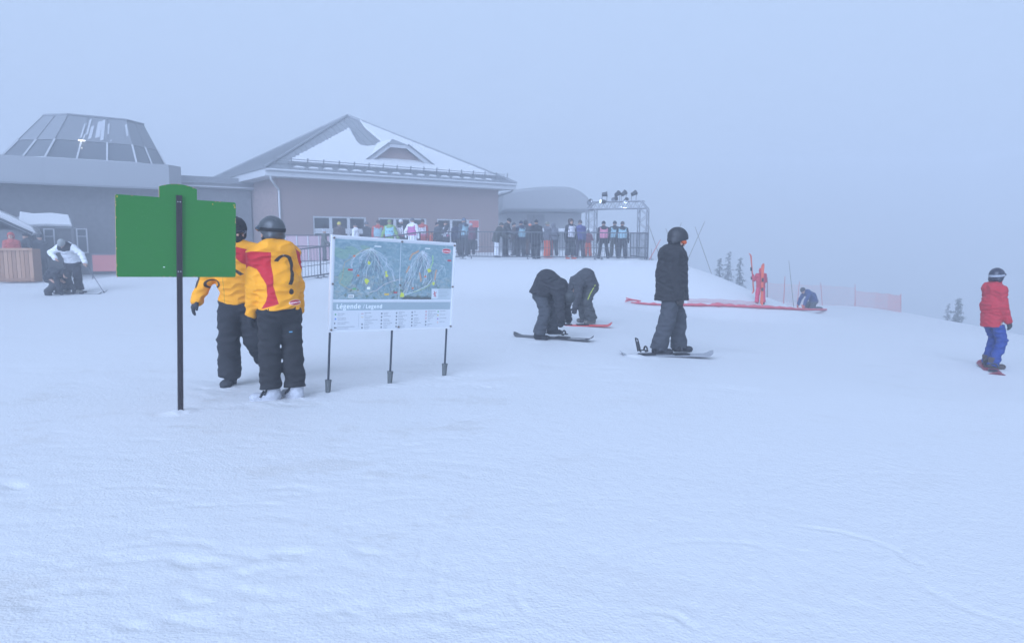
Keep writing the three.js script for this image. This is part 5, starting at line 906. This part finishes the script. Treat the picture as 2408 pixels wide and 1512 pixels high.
{
  const g = (px, d) => { const x = at(px, 600, d).x; return V(x, surface(x, -d), -d); };
  const row = [[640, 22.9], [752, 24.0], [872, 25.2], [988, 26.3], [1094, 27.2]];
  const lab = ['grey barrier in the snow behind the yellow jackets', 'grey barrier running behind the left post of the trail map', 'grey barrier hidden behind the middle of the trail map', 'grey barrier ending beside the right edge of the trail map'];
  for (let i = 0; i < 4; i++) barrier(lab[i], g(...row[i]), g(...row[i + 1]), { group: 'barriers along the terrace edge' });
  const row2 = [[1099, 27.4], [1250, 27.5], [1409, 27.6], [1523, 27.7]], lab2 = ['grey barrier in front of the person in white trousers', 'grey barrier in front of the orange trousers and fur hat', 'grey barrier in front of the pink and blue bibs'];
  for (let i = 0; i < 3; i++) barrier(lab2[i], g(...row2[i]), g(...row2[i + 1]), { group: 'barriers along the terrace edge' });
  barrier('grey barrier turned back beside the right leg of the light gate', g(1523.6, 27.8), g(1482, 30.0), { group: 'barriers along the terrace edge', pitch: 0.1 });
}
{ // truss gate with stage lamps
  const d0 = 31.6, d1 = 30.6, A = at(1390, 600, d0), B = at(1511, 600, d1); A.y = surface(A.x, A.z); B.y = surface(B.x, B.z);
  const gy = (A.y + B.y) / 2, top = at(1450, 474, 31.1).y, bot = at(1450, 491, 31.1).y, hb = top - bot;
  const s = thing('truss_gate', 'silver lattice truss gate standing on the terrace with stage lamps on top', 'truss gate', null, V(A.x, gy, A.z));
  const D = B.clone().sub(A).setY(0), L = D.length(), e = D.clone().normalize(), f = V(-e.z, 0, e.x), w = 0.2, H = top - gy, h0 = bot - gy;
  const X = (u, y, k, m) => e.clone().multiplyScalar(u).add(V(0, y, 0)).addScaledVector(f, k * w).addScaledVector(e, m * w);
  const tr = mat(0.26, 0.27, 0.29, 0.4, { metalness: 0.4 }), R = 0.027, r = 0.014;
  for (const u of [0, L]) {
    const leg = new THREE.Group(); leg.name = 'leg'; s.add(leg); const out = u ? 1 : -1;
    for (const k of [-1, 1]) for (const m of [-1, 1]) part('chord', rod(X(u, -0.1, k, m), X(u, m === out ? h0 - 0.02 : h0, k, m), R), tr, leg);
    const lac = []; const n = 7; for (let i = 0; i < n; i++) { const y = i * h0 / n, y2 = (i + 1) * h0 / n, q = i % 2 ? 1 : -1; for (const k of [-1, 1]) lac.push(rod(X(u, y, k, -q), X(u, y2, k, q), r, r, 5), rod(X(u, y, k * q, k), X(u, y2, -k * q, k), r, r, 5)); }
    part('lacing', lac, tr, leg);
    part('base_plate', box(0.5, 0.02, 0.5, X(u, 0, 0, 0).x, 0.01, X(u, 0, 0, 0).z), tr, leg);
    for (const k of [-1, 1]) part('corner_brace', rod(X(u, h0 - 0.02, k, out), X(u - out * 0.12, H, k, 0), R), tr, s);
  }
  const beam = new THREE.Group(); beam.name = 'beam'; s.add(beam);
  for (const k of [-1, 1]) { part('chord', rod(X(0.08, H, k, 0), X(L - 0.08, H, k, 0), R), tr, beam); part('chord', rod(X(-0.12, h0, k, 0), X(L + 0.12, h0, k, 0), R), tr, beam); }
  const lac = []; const n = 13; for (let i = 0; i < n; i++) for (const k of [-1, 1]) lac.push(rod(X(i * L / n, i % 2 ? H : h0, k, 0), X((i + 1) * L / n, i % 2 ? h0 : H, k, 0), r, r, 5)); for (let i = 0; i <= 6; i++) lac.push(rod(X(i * L / 6, H, -1, 0), X(i * L / 6, H, 1, 0), r, r, 5), rod(X(i * L / 6, h0, -1, 0), X(i * L / 6, h0, 1, 0), r, r, 5));
  part('lacing', lac, tr, beam);
  // lamps
  const can = mat(0.035, 0.036, 0.04, 0.5), lampFace = mat(0.25, 0.27, 0.3, 0.3), lit = new THREE.MeshStandardMaterial({ color: lin(0.7, 0.75, 0.9), emissive: lin(0.55, 0.7, 1), emissiveIntensity: 0.5 });
  const lamps = [[1388, 474, -0.5, -0.6, 0, 'hanging at the left corner'], [1422, 457, 1.4, 0.1, 0, 'box-like and aimed sideways'], [1418, 474, -1.2, 0.1, 1, 'glowing at its left end'], [1452, 456, 2.2, 0.5, 0, 'second in the raised row'], [1447, 468, -0.9, -0.5, 0, 'tilted down on the beam'], [1467, 455, 2.0, 0.6, 0, 'third in the raised row'], [1473, 471, -0.5, -0.7, 1, 'glowing and aimed down at the right'], [1491, 455, 1.9, 0.45, 0, 'last of the raised row']];
  for (const [px, py, yaw, tilt, on, txt] of lamps) {
    const p = at(px, py, 31.05), lamp = thing('stage_lamp', 'black stage lamp on the truss gate, ' + txt, 'stage lamp', 'stage lamps on the gate', p);
    const hd = new THREE.Group(); hd.name = 'head'; hd.rotation.set(-tilt, yaw, 0, 'YXZ'); lamp.add(hd);
    part('can', new THREE.CylinderGeometry(0.105, 0.085, 0.22, 16, 1).rotateX(Math.PI / 2), can, hd); part('rim', new THREE.TorusGeometry(0.108, 0.014, 8, 18).translate(0, 0, 0.112), can, hd); part('lens', new THREE.CylinderGeometry(0.095, 0.095, 0.01, 18).rotateX(Math.PI / 2).translate(0, 0, 0.118), on ? lit : lampFace, hd);
    const low = Math.min(-0.02, gy + H - p.y + 0.02); part('yoke', [rod(V(-0.115, 0, 0), V(-0.1, low, 0), 0.011), rod(V(0.115, 0, 0), V(0.1, low, 0), 0.011), rod(V(-0.1, low, 0), V(0.1, low, 0), 0.011), rod(V(0, low, 0), V(0, low - 0.05, 0), 0.02)], can, lamp);
    if (on) { lamp.updateMatrixWorld(true); const l = new THREE.SpotLight(lin(0.55, 0.7, 1), 3, 12, 0.5, 0.6); l.position.copy(hd.localToWorld(V(0, 0, 0.15))); l.target.position.copy(hd.localToWorld(V(0, 0, 2))); l.castShadow = true; scene.add(l, l.target); }
  }
}
// bamboo poles
function pole(label, ax, ay, bx, by, d, m, r = 0.014, dd = 0) { const b = at(bx, by, d), a = at(ax, ay, d + dd); const gyb = surface(b.x, b.z), u = b.clone().sub(a).normalize(); const k = u.y < -0.05 ? (gyb - 0.05 - b.y) / u.y : 0; const e = b.clone().addScaledVector(u, clamp(k, -0.3, 0.8)); const s = thing('bamboo_pole', label, 'pole', 'bamboo poles', e); const A = a.clone().sub(e); part('cane', rod(V(0, 0, 0), A, r, r * 0.75, 7), m, s); for (let i = 1; i < 6; i++) { const c = A.clone().multiplyScalar(i / 6), q = A.clone().normalize(); part('node', rod(c.clone().addScaledVector(q, -0.01), c.clone().addScaledVector(q, 0.01), r * 1.2, r * 1.2, 7), m, s); } return s; }
{
  const cane = mat(0.2, 0.19, 0.17, 0.7), pink = mat(0.5, 0.13, 0.14, 0.7), dk = mat(0.16, 0.06, 0.08, 0.7);
  pole('thin pole leaning right beside the barrier end', 1526, 529, 1553, 607, 28.2, cane); pole('pink pole leaning right beside the barrier end', 1554, 563, 1528, 610, 28.0, pink, 0.017); pole('short upright stake by the barrier end', 1532, 585, 1533, 612, 28.4, cane, 0.012);
  pole('thin pole slanting down behind the black hooded jacket', 1566, 537, 1594, 612, 28.6, cane); pole('thin pole crossing behind the black helmet', 1603, 524, 1568, 614, 29.0, cane);
  pole('long pole leaning left on the snow mound', 1658, 521, 1617, 613, 28.4, cane); pole('long pole leaning right on the snow mound', 1635, 533, 1667, 624, 28.0, cane);
  pole('thick dark red stake beside the red suited skier', 1805, 652, 1805, 720, 30.5, dk, 0.022); pole('net stake behind the dark red stake', 1847, 650, 1844, 709, 33.5, pink, 0.016); pole('tall thin pole leaning in front of the net', 1856, 613, 1867, 717, 31.5, cane, 0.014); pole('net stake in front of the kneeling person', 1881, 662, 1877, 706, 34.5, pink, 0.016); pole('net stake behind the kneeling person', 1931, 665, 1934, 706, 36, pink, 0.016); pole('net stake where the net turns denser', 2012, 668, 2012, 712, 38.5, pink, 0.016); pole('last net stake at the end of the fence', 2120, 690, 2120, 722, 34, pink, 0.016);
}
// net fences: knotted cord mesh, the strands built as thin bars
function netGeo(path, h, mesh, r, sag = 0) { // path: bottom points
  const bars = [], cum = [0]; for (let i = 1; i < path.length; i++) cum.push(cum[i - 1] + path[i].distanceTo(path[i - 1]));
  const P = (s, y) => { let i = 1; while (i < path.length - 1 && s > cum[i]) i++; const t = (s - cum[i - 1]) / (cum[i] - cum[i - 1]); return path[i - 1].clone().lerp(path[i], t).add(V(0, y - sag * Math.sin(Math.PI * t) * y / h, 0)); };
  const L = cum[cum.length - 1];
  for (let y = 0; y <= h + 1e-6; y += mesh) for (let i = 0; i < path.length - 1; i++) { const n = 5; for (let k = 0; k < n; k++) bars.push(rod(P(lerp(cum[i], cum[i + 1], k / n) + 1e-4, y), P(lerp(cum[i], cum[i + 1], (k + 1) / n) - 1e-4, y), y === 0 || y > h - mesh * 0.6 ? r * 1.7 : r, undefined, 3)); }
  for (let s = 0; s <= L; s += mesh) bars.push(rod(P(s, 0), P(s, h), r, r, 3));
  return bars;
}
{
  const g = (px, py) => { const p = ground(px, py); p.y = surface(p.x, p.z) + 0.02; return p; };
  const gd = (px, d) => { const x = at(px, 700, d).x; return V(x, surface(x, -d) + 0.02, -d); };
  const net = mat(0.8, 0.2, 0.17, 0.8);
  const s1 = thing('safety_net', 'thin faded pink safety net strung along the brow of the hill', 'net'); part('netting', netGeo([[1805, 32], [1845, 33.5], [1880, 34.5], [1932, 36], [1985, 37.6], [2012, 38.3]].map((q) => gd(...q)), 1.05, 0.11, 0.0026, 0.03), net, s1);
  const s2 = thing('safety_net', 'denser orange-pink net at the right end of the hill brow', 'net'); part('netting', netGeo([[2012, 38.3], [2060, 37], [2090, 35.6], [2120, 33.6]].map((q) => gd(...q)), 0.85, 0.07, 0.0042, 0.05), net, s2);
  // net lying rolled on the snow
  const pts = [[1484, 714], [1520, 718], [1580, 721], [1640, 722], [1700, 723], [1760, 726], [1830, 729], [1890, 731], [1942, 732]].map((q) => g(...q));
  const roll = thing('rolled_net', 'long rolled red net lying across the snow behind the snowboarders', 'net');
  const curve = new THREE.CatmullRomCurve3(pts), rm = mat(0.55, 0.1, 0.13, 0.85), N2 = 120, ring = 10, pos = [], idx = [];
  for (let i = 0; i <= N2; i++) { const t = i / N2, c = curve.getPoint(t), tan = curve.getTangent(t), sd = V(-tan.z, 0, tan.x).normalize(); const ra = (0.03 + 0.018 * sstep(0.1, 0.5, t) + 0.035 * noise(t * 22, 1, 0) + 0.015 * noise(t * 70, 3, 0)) * (1 - 0.5 * (1 - sstep(0, 0.05, t))); for (let k = 0; k < ring; k++) { const a = k / ring * 6.283, rr = ra * (1 + 0.35 * noise(t * 60 + Math.cos(a), Math.sin(a) * 1.5, 4)); pos.push(...c.clone().addScaledVector(sd, Math.cos(a) * rr * 1.5).add(V(0, Math.sin(a) * rr * 0.95 + ra * 0.65, 0)).toArray()); } }
  for (let i = 0; i < N2; i++) for (let k = 0; k < ring; k++) { const a = i * ring + k, b = i * ring + (k + 1) % ring; idx.push(a, b, a + ring, b, b + ring, a + ring); }
  const rg = new THREE.BufferGeometry(); rg.setAttribute('position', new THREE.Float32BufferAttribute(pos, 3)); rg.setIndex(idx); rg.computeVertexNormals(); part('net_roll', rg, rm, roll);
  for (const k of [0, 1, 2]) { const a = pts[0].clone(); part('loose_end', new THREE.TubeGeometry(new THREE.CatmullRomCurve3([pts[0].clone().add(V(0.3, 0.05, 0)), a.clone().add(V(-0.02, 0.07 + k * 0.02, 0.03 * k)), a.clone().add(V(-0.16, 0.03 + k * 0.06, 0.08 * (k - 1)))]), 10, 0.018, 5), rm, roll); }
  part('loose_mesh', netGeo([[1622, 720], [1660, 720], [1700, 721], [1745, 724], [1790, 727]].map((q) => g(...q).add(V(0, 0.02, -0.25))), 0.16, 0.03, 0.0025, 0.02), rm, roll);
  // pink panels beside the lodge
  const bx = (px, d) => { const x = at(px, 600, d).x; return V(x, surface(x, -d), -d); };
  const pk = thing('windbreak_panels', 'pale pink two tier windbreak panels in front of the lodge wall', 'windbreak');
  const a = bx(672, 33.6), b = bx(776, 34.8), y0 = at(720, 614, 34).y, y1 = at(720, 579, 34).y, y2 = at(720, 553, 34).y, pm = mat(0.6, 0.42, 0.46, 0.85), n = 4;
  for (let i = 0; i < n; i++) for (const [p, q] of [[y0, y1], [y1, y2]]) { const A = a.clone().lerp(b, (i + 0.02) / n), B = a.clone().lerp(b, (i + 0.98) / n); part('panel', quads([[V(A.x, p + 0.02, A.z), V(B.x, p + 0.02, B.z), V(B.x, q - 0.03, B.z), V(A.x, q - 0.03, A.z)]]), pm, pk); }
  for (let i = 0; i <= n; i++) { const A = a.clone().lerp(b, i / n); part('post', bar(V(A.x, A.y - 0.1, A.z), V(A.x, y2, A.z), 0.05, 0.05), M.trim, pk); }
  for (const y of [y0, y1, y2]) part('rail', bar(V(a.x, y, a.z + 0.03), V(b.x, y, b.z + 0.03), 0.03, 0.03), M.galv, pk);
}
// ---------------------------------------------------------------- kiosk and bins in front of the station
{
  const d = 30.2, kx = at(-40, 600, d).x, p = V(kx, surface(kx, -d) - 0.05, -d);
  const k = thing('kiosk', 'small dark kiosk with deep snow on its pitched roof', 'kiosk', null, p, rad(30));
  part('wall', box(3.4, 2.2, 2.6, 0, 1.1, -0.2), M.greyDark, k);
  const ridge = V(0, 3.1, 0);
  part('roof_board', [bar(V(0, 3.12, 1.35), V(1.95, 2.05, 1.35), 0.1, 0.1), bar(V(0, 3.12, 1.35), V(-1.95, 2.05, 1.35), 0.1, 0.1)], M.dark, k);
  for (const s of [-1, 1]) { const g = extrude([[0, 0], [2.2, 0], [2.25, 0.1], [2.1, 0.24], [1.2, 0.3], [0, 0.26]], 2.9, 0.04).translate(0, 0, -1.6); g.rotateZ(-rad(29)).translate(0, 3.08, 0); if (s < 0) g.scale(-1, 1, 1); part('snow_slab', g, M.snowPlain, k); part('roof_plane', box(2.3, 0.06, 2.9, 1.1, -0.06, -0.1).rotateZ(-rad(29)).scale(1, 1, 1).translate(0, 3.08, 0).scale(s, 1, 1), M.dark, k); }
  part('counter', box(2.2, 0.08, 0.4, 0, 1.05, 1.25), M.trim, k); void ridge;
  // low snowy roof behind
  const q = at(110, 600, 31.2), aw = thing('awning', 'snow laden awning against the station wall', 'awning', null, V(q.x, surface(q.x, q.z), q.z), TURN);
  const yt = at(110, 508, 31).y - aw.position.y, yb = at(110, 533, 31).y - aw.position.y;
  part('roof', quads([[V(-1.0, yt, -0.6), V(1.05, yt - 0.05, -0.6), V(1.05, yb, 0.5), V(-1.0, yb + 0.05, 0.5)]]), M.greyPanel, aw);
  part('snow', extrude([[-0.95, 0.05], [-0.5, 0.0], [0.1, 0.08], [0.95, 0.02], [0.9, 0.85], [0.3, 1.0], [-0.4, 0.9], [-0.85, 1.05]], 0.06, 0.04).rotateX(-rad(58)).translate(0, yb + 0.03, 0.48), M.snowPlain, aw);
  for (const x of [-0.95, 1.0]) part('post', box(0.08, yb, 0.08, x, yb / 2, 0.4), M.greyDark, aw);
}
{
  const d = 27.6, a = at(4, 640, d), b = at(86, 640, d), w = b.x - a.x, cx = (a.x + b.x) / 2, y = surface(cx, -d), h = at(40, 583, d).y - y;
  const bin = thing('wooden_bin', 'brown wooden slatted bin at the edge of the station yard', 'bin', null, V(cx, y, -d), rad(6)), wood = [mat(0.36, 0.2, 0.12, 0.9), mat(0.3, 0.165, 0.1, 0.9), mat(0.4, 0.235, 0.15, 0.9)];
  for (let i = 0; i < 9; i++) part('slat', box(w / 9 - 0.015, h - 0.1, 0.03, -w / 2 + (i + 0.5) * w / 9, h / 2, 0.3), wood[i % 3], bin);
  part('top_rail', box(w + 0.06, 0.1, 0.08, 0, h - 0.05, 0.34), wood[2], bin); part('bottom_rail', box(w, 0.09, 0.05, 0, 0.15, 0.335), wood[1], bin); part('box', box(w - 0.02, h - 0.08, 0.55, 0, h / 2, 0.0), wood[1], bin);
  const p = at(247, 640, 29.5), yy = surface(p.x, p.z), ban = thing('red_banner', 'dull red banner on a rail beside the green sign', 'banner', null, V(p.x, yy, p.z), rad(20));
  part('cloth', rbox(0.95, 0.7, 0.02, 0.008, 0, 0.62, 0), mat(0.45, 0.16, 0.15, 0.9), ban); for (const x of [-0.5, 0.5]) part('post', box(0.05, 1.1, 0.05, x, 0.5, 0), M.galv, ban); part('rail', box(1.0, 0.05, 0.04, 0, 1.02, 0.0), M.galv, ban);
  const cb = at(210, 640, 30), cab = thing('white_locker', 'pale upright locker standing against the station wall', 'locker', null, V(at(316, 640, 32).x, surface(at(316, 640, 32).x, -32), -32), TURN); void cb;
  part('body', rbox(0.4, 1.9, 0.4, 0.02, 0, 0.95, 0), M.trim, cab); part('door', rbox(0.36, 1.8, 0.02, 0.006, 0, 0.95, 0.205), M.white, cab);
}
// ---------------------------------------------------------------- trees fading into the fog
function conifer(label, x, z, h, m, barkM) {
  const t = thing('conifer', label, 'tree', 'trees on the far slope', V(x, baseHeight(x, z) - 0.2, z));
  part('trunk', rod(V(0, 0, 0), V(0, h * 0.96, 0), h * 0.022, 0.02, 7), barkM, t);
  const p = [];
  const tri = (a, b, c) => p.push(...a.toArray(), ...b.toArray(), ...c.toArray());
  for (let i = 0; i < 95; i++) {
    const u = i / 95, y = h * (0.1 + 0.88 * u), L = (h * 0.2 * (1 - u) + 0.18) * (0.65 + rnd() * 0.6), a = i * 2.4 + rnd() * 0.8, dir = V(Math.cos(a), -0.25 - rnd() * 0.25, Math.sin(a));
    for (let k = 0; k < 26; k++) { const s = 0.12 + 0.88 * rnd(), c = dir.clone().multiplyScalar(L * s).add(V(0, y, 0)), w = L * 0.2 * (1.15 - s) + 0.05, r1 = V(rnd() - 0.5, rnd() - 0.7, rnd() - 0.5).multiplyScalar(w * 3.4), r2 = V(rnd() - 0.5, rnd() - 0.5, rnd() - 0.5).multiplyScalar(w * 2.2); tri(c, c.clone().add(r1), c.clone().add(r2)); }
  }
  const g = new THREE.BufferGeometry(); g.setAttribute('position', new THREE.Float32BufferAttribute(p, 3)); g.computeVertexNormals(); part('crown', g, m, t);
}
{
  const leaf = mat(0.11, 0.13, 0.11, 0.95), bark = mat(0.1, 0.09, 0.085, 0.95);
  const T = [[1694, 600, 64, 3.4, 'spruce just behind the snow mound'], [1716, 582, 70, 5.0, 'tall spruce behind the snow mound'], [1742, 598, 66, 3.6, 'spruce at the foot of the snow mound'], [2236, 662, 66, 3.2, 'faint spruce on the far slope beyond the net'], [2257, 696, 52, 1.5, 'small faint spruce close to the brow of the hill']];
  for (const [px, top, d, h, lab] of T) { const tp = at(px, top, d), y = baseHeight(tp.x, -d) - 0.2; conifer(lab, tp.x, -d, Math.max(1.2, Math.min(14, tp.y - y)), leaf, bark); void h; }
}
for (const o of scene.children) shade(o);
renderer.render(scene, camera);
